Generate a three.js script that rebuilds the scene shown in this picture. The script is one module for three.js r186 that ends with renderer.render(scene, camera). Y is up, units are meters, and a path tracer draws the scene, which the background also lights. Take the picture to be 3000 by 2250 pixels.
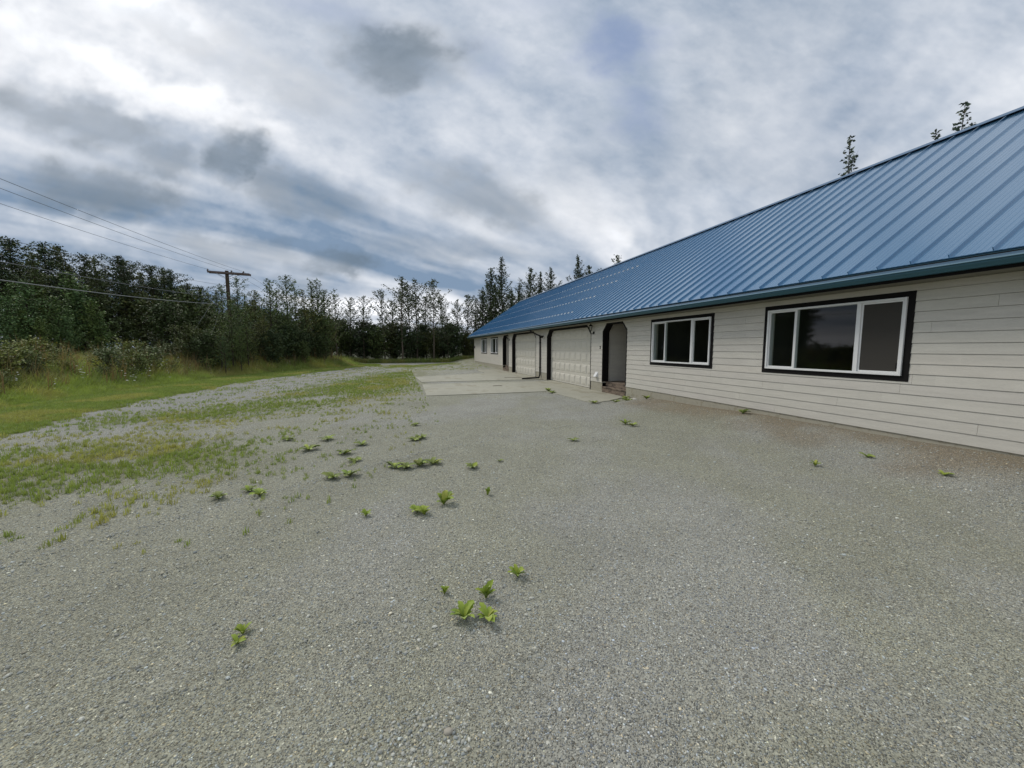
import * as THREE from 'three';
import { mergeGeometries } from 'three/addons/utils/BufferGeometryUtils.js';
import { FontLoader } from 'three/addons/loaders/FontLoader.js';
import { TextGeometry } from 'three/addons/geometries/TextGeometry.js';

// ------------------------------------------------------------------ camera
const scene = new THREE.Scene();
const EYE = 1.65, F = 1125;                                  // F: focal length in photograph pixels (3000 x 2250)
const camera = new THREE.PerspectiveCamera(90, 4 / 3, 0.05, 900);
const PITCH = Math.atan(106 / F), YAW = Math.atan(330 / F * Math.cos(PITCH));
const fw = new THREE.Vector3(Math.sin(YAW) * Math.cos(PITCH), -Math.sin(PITCH), -Math.cos(YAW) * Math.cos(PITCH));
const rt = new THREE.Vector3(Math.cos(YAW), 0, Math.sin(YAW)), up = new THREE.Vector3().crossVectors(rt, fw);
camera.position.set(0, EYE, 0);
camera.lookAt(fw.x, EYE + fw.y, fw.z);
const ray = (px, py) => new THREE.Vector3().addScaledVector(fw, F).addScaledVector(rt, px - 1500).addScaledVector(up, 1125 - py);
const atZ = (px, py, z) => { const r = ray(px, py); r.multiplyScalar(z / r.z); r.y += EYE; return r; };
const atX = (px, py, x) => { const r = ray(px, py); r.multiplyScalar(x / r.x); r.y += EYE; return r; };
const onGround = (px, py, h = 0) => { const r = ray(px, py); r.multiplyScalar((h - EYE) / r.y); r.y += EYE; return r; };

// ------------------------------------------------------------------ noise
function rng(seed) { let a = seed >>> 0; return () => { a = a + 0x6D2B79F5 | 0; let t = Math.imul(a ^ a >>> 15, 1 | a); t = t + Math.imul(t ^ t >>> 7, 61 | t) ^ t; return ((t ^ t >>> 14) >>> 0) / 4294967296; }; }
function hash(x, y) { let h = Math.imul(x, 374761393) + Math.imul(y, 668265263) | 0; h = Math.imul(h ^ h >>> 13, 1274126177); return ((h ^ h >>> 16) >>> 0) / 4294967296; }
function vnoise(x, y) {
  const i = Math.floor(x), j = Math.floor(y); let u = x - i, v = y - j; u = u * u * u * (u * (u * 6 - 15) + 10); v = v * v * v * (v * (v * 6 - 15) + 10);
  const a = hash(i, j), b = hash(i + 1, j), c = hash(i, j + 1), d = hash(i + 1, j + 1);
  return a + (b - a) * u + (c - a) * v + (a - b - c + d) * u * v;
}
function fbm(x, y, o = 4, g = 0.5) { let s = 0, a = 1, n = 0; for (let k = 0; k < o; k++) { s += a * vnoise(x, y); n += a; a *= g; const t = x * 1.6 - y * 1.2 + 17.3; y = x * 1.2 + y * 1.6 + 5.1; x = t; } return s / n; }
const sstep = (a, b, x) => { const t = Math.min(1, Math.max(0, (x - a) / (b - a))); return t * t * (3 - 2 * t); };
const mix = (a, b, t) => a + (b - a) * t;

// ------------------------------------------------------------------ sky, sun, exposure
const SUN_AZ = THREE.MathUtils.degToRad(-38), SUN_EL = THREE.MathUtils.degToRad(48);     // azimuth from -z towards +x
const sunDir = new THREE.Vector3(Math.sin(SUN_AZ) * Math.cos(SUN_EL), Math.sin(SUN_EL), -Math.cos(SUN_AZ) * Math.cos(SUN_EL));
{
  const W = 4096, Hh = 2048, data = new Float32Array(W * Hh * 4);
  // clouds that can be picked out in the photograph: direction by pixel, radii, tilt, strength; colour kind 0 dark cloud, 1 blue gap, 2 bright streak
  const blobs = [
    [1170, 165, 165, 100, 0.05, 0.95, 0], [1270, 215, 70, 60, 0, 0.4, 0], [695, 470, 78, 80, 0.4, 1.0, 0], [480, 478, 120, 60, 0.15, 0.75, 0], [270, 560, 240, 75, 0.12, 0.85, 0], [230, 355, 290, 70, 0.28, 0.75, 0],
    [1000, 765, 105, 36, 0, 0.95, 0], [900, 575, 190, 55, 0.28, 0.7, 0], [1420, 585, 190, 70, 0.3, 0.65, 0], [720, 740, 280, 45, 0.12, 0.55, 0], [870, 835, 80, 26, 0, 0.45, 0], [1300, 720, 260, 36, 0.1, 0.35, 0], [560, 120, 220, 40, 0.5, 0.35, 0], [860, 220, 240, 60, 0.45, 0.35, 0],
    [1790, 125, 120, 90, 0.3, 0.9, 1], [1840, 320, 100, 70, 0.2, 0.75, 1], [1400, 190, 60, 50, 0, 0.5, 1], [960, 30, 130, 50, 0.3, 0.5, 1], [1640, 30, 160, 50, 0.2, 0.3, 1],
    [420, 260, 260, 42, 0.42, 0.9, 2], [650, 330, 220, 40, 0.38, 0.8, 2], [130, 110, 330, 60, 0.45, 0.7, 2], [180, 220, 250, 34, 0.4, 0.6, 2], [1330, 360, 120, 110, 0, 0.35, 2], [640, 560, 160, 36, 0.15, 0.5, 2], [980, 905, 260, 26, 0.03, 0.9, 2], [1230, 900, 200, 40, 0, 0.6, 2], [250, 660, 220, 26, 0.12, 0.5, 2], [840, 690, 240, 30, 0.1, 0.4, 2], [1560, 690, 260, 60, 0.1, 0.25, 2], [420, 30, 200, 45, 0.5, 0.5, 2],
  ];
  const P = new THREE.Vector3();
  for (let j = 0; j < Hh; j++) {
    const el = ((j + 0.5) / Hh - 0.5) * Math.PI, ce = Math.cos(el), y = Math.sin(el);
    for (let i = 0; i < W; i++) {
      const o = (j * W + i) * 4; data[o + 3] = 1;
      if (y < -0.03) { data[o] = 0.16; data[o + 1] = 0.165; data[o + 2] = 0.15; continue; }
      const az = ((i + 0.5) / W - 0.5) * 2 * Math.PI, x = Math.cos(az) * ce, z = Math.sin(az) * ce;
      if ((i & 1 || j & 1) && x * fw.x + y * fw.y + z * fw.z < 0.18) { const q = ((j & ~1) * W + (i & ~1)) * 4; data[o] = data[q]; data[o + 1] = data[q + 1]; data[o + 2] = data[q + 2]; continue; }   // coarser behind the camera
      const yy = Math.max(y, 0), t = 1 / (yy + 0.13), u = x * t, v = z * t;
      const s = u * 0.79 - v * 0.62 + 40, c = u * 0.62 + v * 0.79 + 40;
      const wv = fbm(s * 0.8 + 9, c * 0.8 + 3, 3) - 0.5, warp = fbm(s * 1.7, c * 1.7, 4) - 0.5, warp2 = fbm(s * 1.7 + 31, c * 1.7 + 12, 4) - 0.5;
      const streak = fbm(s * 0.34 + wv * 0.5, c * 1.25 + wv * 0.9, 5, 0.52), broad = fbm(s * 0.32 + 70, c * 0.42 + 11, 3), puff = fbm(s * 1.05 + 5 + warp * 0.5, c * 1.35 + 50 + warp2 * 0.5, 5, 0.55);
      const cosg = x * sunDir.x + y * sunDir.y + z * sunDir.z, gam = Math.acos(Math.min(1, cosg));
      const glow = Math.exp(-Math.pow(gam / 0.72, 2)), glow2 = Math.exp(-Math.pow(gam / 0.28, 2));
      // thickness of the veil: light grey where thin and sunlit, blue-grey where dense
      let light = 0.47 + 1.15 * (streak - 0.5) + 0.55 * (broad - 0.5) + 0.22 * glow;
      let dark = sstep(0.54, 0.74, puff) * 0.55, blue = sstep(0.60, 0.80, fbm(s * 0.5 + 7, c * 0.62 + 90, 4)) * 0.45 * (1 - glow);
      P.set(x, y, z); const d = P.dot(fw);
      if (d > 0.2) {
        const px = 1500 + F * P.dot(rt) / d + warp * 130, py = 1125 - F * P.dot(up) / d + warp2 * 110;
        const inFrame = sstep(-500, 0, px) * sstep(3500, 3000, px);
        dark *= mix(1, 0.25, inFrame); blue *= mix(1, 0.2, inFrame);
        light = mix(light, 0.49 + 1.30 * (streak - 0.5) + 0.20 * (puff - 0.5) + 0.38 * (1 - sstep(100, 1500, px)) * (1 - sstep(250, 900, py)), inFrame * 0.8);
        const X0 = 1500 + F * P.dot(rt) / d, Y0 = 1125 - F * P.dot(up) / d;                 // small-scale cloud texture, as seen in the photograph's sky
        const cl = fbm(X0 / 150 + 3 + warp, Y0 / 95 + 7 + warp2, 6, 0.58), cf = fbm(X0 / 52 + 20, Y0 / 30 + 5 - X0 / 160, 5, 0.62), wx = (fbm(X0 / 130 + 60, Y0 / 100, 5, 0.6) - 0.5) * 150, wy = (fbm(X0 / 130, Y0 / 100 + 60, 5, 0.6) - 0.5) * 100;
        light += inFrame * (0.26 * (cl - 0.5) + 0.16 * (cf - 0.5) + 0.55 * (fbm(s * 0.5 + 3, c * 3.2 + 8, 4, 0.5) - 0.5));
        for (const b of blobs) {
          const ex = X0 + wx - b[0], ey = Y0 + wy - b[1], cs = Math.cos(b[4]), sn = Math.sin(b[4]), A = (ex * cs + ey * sn) / b[2], B = (ey * cs - ex * sn) / b[3], r2 = A * A + B * B;
          if (r2 > 7) continue;
          const g0 = Math.exp(-r2 * 0.62), body = sstep(0.18, 0.86, g0 * (0.62 + 0.7 * cl) + 0.34 * (cf - 0.5) * Math.sqrt(g0));
          if (b[6] === 0) dark = Math.max(dark, 0.9 * b[5] * body * (0.80 + 0.8 * (cl - 0.45) + 0.2 * (cf - 0.5))); else if (b[6] === 1) blue = Math.max(blue, 0.7 * b[5] * sstep(0.05, 1.5, g0 * 0.85 + 2.6 * (cl - 0.46) * Math.sqrt(g0) + 0.6 * (cf - 0.5) * g0)); else light += 0.34 * b[5] * g0 * (0.35 + 1.3 * streak) * (0.7 + 0.6 * cl);
        }
      }
      light += 0.10 * (1 - sstep(0.0, 0.16, y));
      light = Math.max(0.08, light);
      const k = Math.min(1, Math.max(0, (light - 0.2) / 0.65));
      let r = mix(0.200, 0.80, k), g = mix(0.282, 0.82, k), bl = mix(0.400, 0.86, k);
      if (light > 0.85) { const e = 1 + (light - 0.85) * 0.9; r *= e; g *= e; bl *= e; }
      r = mix(r, 0.135, blue * 0.9); g = mix(g, 0.215, blue * 0.9); bl = mix(bl, 0.42, blue * 0.9);
      const dk = Math.min(1, dark); r = mix(r, 0.135, dk * 0.88); g = mix(g, 0.180, dk * 0.88); bl = mix(bl, 0.230, dk * 0.88);
      const sunE = (0.78 + 0.85 * yy) * (1 + 0.12 * glow + 1.5 * glow2);   // an overcast sky is brightest overhead r *= sunE; g *= sunE; bl *= sunE * 0.99;
      data[o] = r; data[o + 1] = g; data[o + 2] = bl;
    }
  }
  const sky = new THREE.DataTexture(data, W, Hh, THREE.RGBAFormat, THREE.FloatType);
  sky.mapping = THREE.EquirectangularReflectionMapping; sky.magFilter = sky.minFilter = THREE.LinearFilter; sky.needsUpdate = true;
  scene.background = sky; scene.environment = sky;
}
const sun = new THREE.DirectionalLight(new THREE.Color(1, 0.95, 0.87), 1.5);
sun.position.copy(sunDir).multiplyScalar(80); sun.target.position.set(0, 0, -15); sun.position.add(sun.target.position);
sun.castShadow = true; sun.shadow.radius = 28; sun.shadow.mapSize.set(2048, 2048);
Object.assign(sun.shadow.camera, { left: -60, right: 60, top: 60, bottom: -60, near: 1, far: 220 });
scene.add(sun, sun.target);
const renderer = new THREE.WebGLRenderer({ antialias: true });
renderer.toneMapping = THREE.LinearToneMapping; renderer.toneMappingExposure = 1.12;
renderer.outputColorSpace = THREE.SRGBColorSpace; renderer.shadowMap.enabled = true;

// ------------------------------------------------------------------ helpers
const taken = new Map();
function numbered(n) { const k = taken.get(n) || 0; taken.set(n, k + 1); return k ? n + '_' + String(k).padStart(3, '0') : n; }
function tag(o, label, category, group) { o.userData.label = label; o.userData.category = category; if (group) o.userData.group = group; return o; }
function kind(o, k) { o.userData.kind = k; return o; }
function mesh(name, geo, mat, parent = scene) { const m = new THREE.Mesh(geo, mat); m.name = parent === scene ? numbered(name) : name; m.castShadow = m.receiveShadow = true; parent.add(m); return m; }
function group(name, parent = scene, x = 0, y = 0, z = 0) { const g = new THREE.Group(); g.name = parent === scene ? numbered(name) : name; g.position.set(x, y, z); parent.add(g); return g; }
function box(x0, x1, y0, y1, z0, z1) { const g = new THREE.BoxGeometry(x1 - x0, y1 - y0, z1 - z0); g.translate((x0 + x1) / 2, (y0 + y1) / 2, (z0 + z1) / 2); metreUV(g); return g; }
function metreUV(g) {                                     // uv in metres from the face's main axis
  if (g.index) { const n = g.toNonIndexed(); g.copy(n); }
  const p = g.attributes.position, n = g.attributes.normal, uv = new Float32Array(p.count * 2);
  for (let i = 0; i < p.count; i++) {
    const ax = Math.abs(n.getX(i)), ay = Math.abs(n.getY(i)), az = Math.abs(n.getZ(i));
    if (ax >= ay && ax >= az) { uv[2 * i] = p.getZ(i); uv[2 * i + 1] = p.getY(i); } else if (ay >= az) { uv[2 * i] = p.getX(i); uv[2 * i + 1] = p.getZ(i); } else { uv[2 * i] = p.getX(i); uv[2 * i + 1] = p.getY(i); }
  }
  g.setAttribute('uv', new THREE.BufferAttribute(uv, 2)); return g;
}
function extrudeX(pts, holes, x0, x1, bevel = 0) {        // pts: [z, y] outline, pushed from x0 to x1
  const sh = new THREE.Shape(pts.map(([z, y]) => new THREE.Vector2(-z, y)));
  for (const h of holes) sh.holes.push(new THREE.Path(h.map(([z, y]) => new THREE.Vector2(-z, y))));
  const g = new THREE.ExtrudeGeometry(sh, { depth: x1 - x0 - 2 * bevel, bevelEnabled: bevel > 0, bevelSize: bevel, bevelThickness: bevel, bevelOffset: -bevel, bevelSegments: 2 });
  g.rotateY(Math.PI / 2); g.translate(x0 + bevel, 0, 0); return metreUV(g);
}
function extrudeZ(pts, z0, z1) {                          // pts: [x, y] outline, pushed from z0 to z1
  const g = new THREE.ExtrudeGeometry(new THREE.Shape(pts.map(([x, y]) => new THREE.Vector2(x, y))), { depth: z1 - z0, bevelEnabled: false });
  g.translate(0, 0, z0); return metreUV(g);
}
function tube(pts, r, seg = 8, n = 24) { return new THREE.TubeGeometry(new THREE.CatmullRomCurve3(pts.map((p) => new THREE.Vector3(...p)), false, 'catmullrom', 0.1), n, r, seg, false); }
function bar(a, b, r0, r1 = r0, seg = 6) {
  const A = new THREE.Vector3(...a), B = new THREE.Vector3(...b), d = B.clone().sub(A), g = new THREE.CylinderGeometry(r1, r0, d.length(), seg, 1);
  g.applyQuaternion(new THREE.Quaternion().setFromUnitVectors(new THREE.Vector3(0, 1, 0), d.normalize())); const m = A.add(B).multiplyScalar(0.5); g.translate(m.x, m.y, m.z); return g;
}
const plain = (geos) => mergeGeometries(geos.map((g) => { const n = g.index ? g.toNonIndexed() : g; for (const k of Object.keys(n.attributes)) if (!['position', 'normal', 'uv'].includes(k)) n.deleteAttribute(k); return n; }));
const lin = (r, g, b) => new THREE.Color().setRGB(r, g, b);
function std(color, roughness, more = {}) { return new THREE.MeshStandardMaterial({ color, roughness, ...more }); }
function dataTex(w, h, fn, srgb) {
  const d = new Uint8Array(w * h * 4);
  for (let j = 0; j < h; j++) for (let i = 0; i < w; i++) { const c = fn(i, j), o = (j * w + i) * 4; d[o] = c[0]; d[o + 1] = c[1]; d[o + 2] = c[2]; d[o + 3] = 255; }
  const t = new THREE.DataTexture(d, w, h); t.wrapS = t.wrapT = THREE.RepeatWrapping; t.magFilter = THREE.LinearFilter; t.minFilter = THREE.LinearMipmapLinearFilter; t.generateMipmaps = true;
  if (srgb) t.colorSpace = THREE.SRGBColorSpace; t.needsUpdate = true; return t;
}
function wrapNoise(x, y, p) { // value noise that repeats every p cells
  const i = Math.floor(x), j = Math.floor(y); let u = x - i, v = y - j; u = u * u * (3 - 2 * u); v = v * v * (3 - 2 * v);
  const m = (k) => ((k % p) + p) % p, a = hash(m(i), m(j)), b = hash(m(i + 1), m(j)), c = hash(m(i), m(j + 1)), d = hash(m(i + 1), m(j + 1));
  return a + (b - a) * u + (c - a) * v + (a - b - c + d) * u * v;
}

// ------------------------------------------------------------------ procedural textures
const gravel = (() => {                                   // 3 m of packed pea gravel, 2048 px
  const N = 2048, h = new Float32Array(N * N), col = new Float32Array(N * N * 3), R = rng(7);
  for (let j = 0; j < N; j++) for (let i = 0; i < N; i++) {
    const n = wrapNoise(i / 8, j / 8, 256) * 0.5 + wrapNoise(i / 3, j / 3, 683) * 0.5, o = j * N + i; h[o] = 0.10 * n;
    const b = 0.62 + 0.30 * n; col[3 * o] = b; col[3 * o + 1] = b * 0.99; col[3 * o + 2] = b * 0.93;
  }
  for (let k = 0; k < 190000; k++) {
    const big = R(), r = big < 0.80 ? 1.3 + R() * 1.3 : big < 0.985 ? 2.2 + R() * 2.0 : 4 + R() * 3.0, e = 0.6 + 0.4 * R(), a = R() * Math.PI, cs = Math.cos(a), sn = Math.sin(a), cx = R() * N, cy = R() * N;
    const top = 0.25 + 0.5 * R() + r * 0.02, tone = 0.52 + 0.56 * Math.pow(R(), 1.3) + (R() < 0.06 ? 0.30 : 0), hue = R(), cr = tone * (hue < 0.14 ? 1.05 : hue < 0.34 ? 0.95 : 1), cb = tone * (hue < 0.14 ? 0.86 : hue < 0.34 ? 1.04 : 0.94), rr = Math.ceil(r);
    for (let y = -rr; y <= rr; y++) for (let x = -rr; x <= rr; x++) {
      const u = (x * cs + y * sn) / r, v = (y * cs - x * sn) / (r * e), q = u * u + v * v; if (q > 1) continue;
      const o = (((Math.floor(cy) + y + N) % N) * N + (Math.floor(cx) + x + N) % N), z = top * Math.sqrt(1 - q * 0.85);
      if (z > h[o]) { h[o] = z; col[3 * o] = cr; col[3 * o + 1] = tone * 0.99; col[3 * o + 2] = cb; }
    }
  }
  const map = dataTex(N, N, (i, j) => { const o = (j * N + i) * 3; return [Math.min(255, col[o] * 200), Math.min(255, col[o + 1] * 200), Math.min(255, col[o + 2] * 200)]; }, true);
  const bump = dataTex(N, N, (i, j) => { const v = Math.min(255, h[j * N + i] * 230); return [v, v, v]; });
  return { map, bump };
})();
const grain = dataTex(512, 512, (i, j) => {              // fine horizontal wood grain pressed into fibre cement
  const v = 128 + 70 * (wrapNoise(i / 40, j / 3, 1e6) - 0.5) + 60 * (wrapNoise(i / 12, j / 1.5, 1e6) - 0.5); return [v, v, v];
});
const grainTone = dataTex(512, 512, (i, j) => { const v = 236 + 16 * (fbm(i / 90, j / 14, 3) - 0.5) + 8 * (fbm(i / 7, j / 3, 2) - 0.5); return [v, v, v]; }, true);
const concreteMap = dataTex(1024, 1024, (i, j) => {
  const a = 0.5 * wrapNoise(i / 128, j / 128, 8) + 0.3 * wrapNoise(i / 43, j / 43, 24) + 0.2 * wrapNoise(i / 16, j / 16, 64), f = wrapNoise(i / 2, j / 2, 512), st = sstep(0.56, 0.72, a);
  const v = 205 + 34 * (a - 0.5) + 26 * (f - 0.5) - 26 * st; return [v, v * (0.985 - 0.01 * st), v * (0.92 - 0.03 * st)];
}, true);
const fineBump = dataTex(512, 512, (i, j) => { const v = 128 + 120 * (0.6 * wrapNoise(i / 2, j / 2, 256) + 0.4 * wrapNoise(i / 5.12, j / 5.12, 100) - 0.5); return [v, v, v]; });
const woodMap = dataTex(512, 512, (i, j) => { const n = fbm(i / 60, j / 6, 4), f = fbm(i / 20, j / 1.6, 3), w = sstep(0.52, 0.7, fbm(i / 70 + 9, j / 40, 3)); const v = 150 + 70 * (n - 0.5) + 60 * (f - 0.5) - 50 * w; return [v, v * 0.92, v * 0.84]; }, true);
const barkMap = dataTex(256, 512, (i, j) => { const n = fbm(i / 4, j / 40, 4), v = 150 + 120 * (n - 0.5); return [v, v * 0.93, v * 0.84]; }, true);
const rep = (t, x, y) => { const c = t.clone(); c.repeat.set(x, y); c.needsUpdate = true; return c; };

// ------------------------------------------------------------------ materials
const M = {
  ground: new THREE.MeshStandardMaterial({ map: gravel.map, bumpMap: gravel.bump, bumpScale: 0.013, roughness: 0.95, vertexColors: true }),
  pebble: std(lin(0.40, 0.40, 0.36), 0.85),
  siding: std(lin(0.70, 0.668, 0.59), 0.62, { map: grainTone, bumpMap: grain, bumpScale: 0.0012 }),
  sidingB: std(lin(0.685, 0.65, 0.58), 0.62, { map: grainTone, bumpMap: grain, bumpScale: 0.0012 }),
  sidingC: std(lin(0.71, 0.67, 0.59), 0.62, { map: grainTone, bumpMap: grain, bumpScale: 0.0012 }),
  foundation: std(lin(0.62, 0.60, 0.55), 0.9, { map: concreteMap, bumpMap: fineBump, bumpScale: 0.002 }),
  concrete: std(lin(0.60, 0.60, 0.555), 0.92, { map: rep(concreteMap, 0.25, 0.25), bumpMap: fineBump, bumpScale: 0.003 }),
  black: new THREE.MeshPhysicalMaterial({ color: lin(0.008, 0.007, 0.007), roughness: 0.7, specularIntensity: 0.35 }),
  white: std(lin(0.78, 0.78, 0.77), 0.4),
  doorPaint: std(lin(0.655, 0.625, 0.545), 0.5),
  metal: new THREE.MeshPhysicalMaterial({ color: lin(0.090, 0.235, 0.395), roughness: 0.24, metalness: 0.62, clearcoat: 1, clearcoatRoughness: 0.10 }),
  gutter: std(lin(0.035, 0.115, 0.155), 0.38, { metalness: 0.15 }),
  flashing: std(lin(0.055, 0.105, 0.155), 0.45),
  litLip: std(lin(0.16, 0.27, 0.34), 0.35),  // paler than the gutter: light caught by the top edge, put into the colour
  ridge: std(lin(0.10, 0.17, 0.27), 0.4, { metalness: 0.2 }),
  tab: std(lin(0.78, 0.80, 0.82), 0.5),
  soffit: std(lin(0.16, 0.155, 0.12), 0.8),  // darkened: the shade under the eave is put into this colour
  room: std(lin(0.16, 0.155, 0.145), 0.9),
  glass: new THREE.MeshPhysicalMaterial({ color: lin(0.80, 0.86, 0.84), roughness: 0.02, transmission: 1, thickness: 0, ior: 1.5 }),
  screen: new THREE.MeshPhysicalMaterial({ color: lin(0.060, 0.056, 0.050), roughness: 0.95, specularIntensity: 0.2 }),
  wood: std(lin(0.62, 0.56, 0.50), 0.8, { map: woodMap, bumpMap: fineBump, bumpScale: 0.001 }),
  steel: std(lin(0.35, 0.36, 0.37), 0.4, { metalness: 0.7 }),
  bronze: new THREE.MeshPhysicalMaterial({ color: lin(0.014, 0.012, 0.011), roughness: 0.5, specularIntensity: 0.5 }),
  lampGlass: new THREE.MeshPhysicalMaterial({ color: lin(0.8, 0.8, 0.76), roughness: 0.2, transmission: 0.9, thickness: 0 }),
  pole: std(lin(0.21, 0.165, 0.13), 0.9, { map: rep(barkMap, 2, 3) }),
  arm: std(lin(0.13, 0.10, 0.09), 0.9),
  insulator: std(lin(0.10, 0.09, 0.09), 0.25),
  wire: std(lin(0.10, 0.11, 0.12), 0.6),
  cable: std(lin(0.20, 0.21, 0.21), 0.6),
  guard: std(lin(0.62, 0.57, 0.42), 0.6),
  bark: std(lin(0.18, 0.165, 0.14), 0.9, { map: rep(barkMap, 1, 2) }),
  birch: std(lin(0.34, 0.32, 0.28), 0.85, { map: rep(barkMap, 1, 2) }),
  leaf: new THREE.MeshPhysicalMaterial({ color: 0xffffff, roughness: 0.6, specularIntensity: 0.6, vertexColors: true }),
  leafThin: new THREE.MeshPhysicalMaterial({ color: 0xffffff, roughness: 1, transmission: 0.35, thickness: 0, vertexColors: true }),
  grass: new THREE.MeshPhysicalMaterial({ color: 0xffffff, roughness: 1, transmission: 0.42, thickness: 0 }),
  stone: std(lin(0.62, 0.60, 0.55), 0.8, { bumpMap: fineBump, bumpScale: 0.003 }),
  twig: std(lin(0.12, 0.10, 0.08), 0.9),
};

// ------------------------------------------------------------------ ground
const interp = (tab, z) => { if (z >= tab[0][0]) return tab[0][1]; for (let i = 1; i < tab.length; i++) if (z >= tab[i][0]) { const [a, b] = [tab[i - 1], tab[i]]; return mix(a[1], b[1], (z - a[0]) / (b[0] - a[0])); } return tab[tab.length - 1][1]; };
const lawnEdge = (z) => interp([[5, -7.2], [-9.9, -7.5], [-13.9, -8.1], [-17.5, -7.9], [-22.9, -7.1], [-29.2, -5.1], [-37.9, -2.8], [-40, -2.6]], z);   // x where gravel meets the lawn
const bermEdge = (z) => interp([[5, -10.4], [-14.7, -11.1], [-17, -11], [-20.2, -10.7], [-25.3, -9.9], [-31.5, -7.5], [-35.7, -4.9], [-40, -3.8], [-42, -3.8]], z);   // x where the tall weeds begin
function inPoly(x, z, P) { let c = false; for (let i = 0, j = P.length - 1; i < P.length; j = i++) if ((P[i][1] > z) !== (P[j][1] > z) && x < (P[j][0] - P[i][0]) * (z - P[i][1]) / (P[j][1] - P[i][1]) + P[i][0]) c = !c; return c; }
const WX = 7.2;                                          // face of the long wall
const wallRise = (z) => interp([[6, 0.38], [-2.6, 0.33], [-3.7, 0.285], [-6.1, 0.265], [-8, 0.19], [-9.3, 0.17], [-10.5, 0.07], [-11.2, 0], [-28, 0], [-29, 0.12], [-35, 0.17], [-39, 0.3], [-60, 0.3]], z);
const rutD = (x, z) => {                                  // distance from the low ridges that tyres left
  let best = 9;
  for (const [ax, az, bx, bz] of [[-3.1, -3.55, -1.36, -5.0], [-1.36, -5.0, 0.3, -6.1], [0.3, -6.1, 3.4, -7.4], [-2.6, -2.3, -1.5, -2.75], [-1.2, -2.0, -0.2, -2.35], [-1.7, -3.3, -0.6, -3.75], [-0.3, -1.75, 0.2, -1.9], [0.45, -1.5, 0.95, -1.7]]) { const dx = bx - ax, dz = bz - az, t = Math.min(1, Math.max(0, ((x - ax) * dx + (z - az) * dz) / (dx * dx + dz * dz))); best = Math.min(best, Math.hypot(x - ax - t * dx, z - az - t * dz)); }
  return best;
};
function groundY(x, z) {
  let y = 0.020 * (fbm(x * 0.8 + 50, z * 0.8 + 50, 3) - 0.5) + 0.05 * (fbm(x * 0.16 + 20, z * 0.16 + 9, 2) - 0.5) * sstep(0, 6, Math.abs(x - 4));
  if (x > 3.5 && x < 9) { const t = sstep(4.6, 7.05, x); y += wallRise(z) * t * t; }
  const e = bermEdge(z); if (x < e + 0.4) y += 0.75 * sstep(0.6, -4.5, x - e) + 0.2 * (fbm(x * 0.5, z * 0.5, 3) - 0.4) * sstep(0.4, -2.0, x - e);
  { const ax = 0.8, az = -33.0, dx = 7.7, dz = -8.5, t = Math.min(1, Math.max(0, ((x - ax) * dx + (z - az) * dz) / (dx * dx + dz * dz))), q = Math.hypot(x - ax - t * dx, z - az - t * dz); if (q < 4) y += 0.34 * t * Math.exp(-q * q / 1.7); }
  const rd = rutD(x + 0.16 * (fbm(x * 2.2 + 3, z * 2.2, 3) - 0.5), z + 0.16 * (fbm(x * 2.2, z * 2.2 + 8, 3) - 0.5)); if (rd < 0.3) y += sstep(0.40, 0.58, fbm(x * 1.3 + 5, z * 1.3, 3)) * (0.030 * Math.exp(-Math.pow(rd / 0.045, 2)) * fbm(x * 9, z * 9, 2) - 0.006 * Math.exp(-Math.pow((rd - 0.12) / 0.08, 2)));
  if (x > 0.7 && x < 7.6 && z < -9.9 && z > -28.9) y = Math.min(y, -0.004 + 0.012 * (fbm(x * 2, z * 2, 2) - 0.5)) ;
  return y;
}
const stripPoly = [[-6.6, -11.3], [-5.1, -11.8], [-4.1, -13.2], [-3.1, -18], [-1.9, -23], [0.4, -28], [1.3, -29.5], [1.9, -26], [0.9, -22], [0.3, -19.5], [0.6, -17.3], [-0.6, -14.8], [-1.6, -13.2], [-3.2, -11.4], [-4.2, -9.9], [-5.8, -9.8]];
const patchPoly = [[-9, -6.0], [-7, -7.3], [-5.5, -7.7], [-5.1, -8.3], [-4.2, -8.2], [-3.1, -7.5], [-2.3, -7.0], [-2.1, -6.2], [-2.75, -5.85], [-3.5, -5.9], [-4.3, -5.4], [-6, -4.4], [-9, -3.6]];
const farPoly = [[-3, -38.5], [0.2, -31.5], [1.4, -33.2], [4.5, -36.5], [8.0, -39.8], [10.5, -44], [9, -47], [3, -41.5], [-1, -39.5]];
function grassiness(x, z) {                              // 0 bare gravel .. 1 closed turf
  const n = fbm(x * 0.9 + 30, z * 0.9 + 80, 4), n2 = fbm(x * 3.1 + 3, z * 3.1 + 8, 3); let g = 0;
  g = Math.max(g, sstep(0.5, -0.5, x - lawnEdge(z) + (n - 0.5) * 1.6) * (z > -42 ? 1 : 0));
  const near = (P, w) => { let k = 0; for (const [a, b] of [[0, 0], [w, 0], [-w, 0], [0, w], [0, -w], [w, w], [-w, -w]]) k += inPoly(x + a, z + b, P) ? 1 : 0; return k / 7; };
  g = Math.max(g, near(patchPoly, 0.6) * sstep(0.27, 0.50, n * 0.6 + n2 * 0.4));
  g = Math.max(g, near(stripPoly, 0.8) * sstep(0.28, 0.50, n * 0.6 + n2 * 0.4));
  g = Math.max(g, near(farPoly, 0.8) * sstep(0.30, 0.48, n));
  return g;
}
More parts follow.
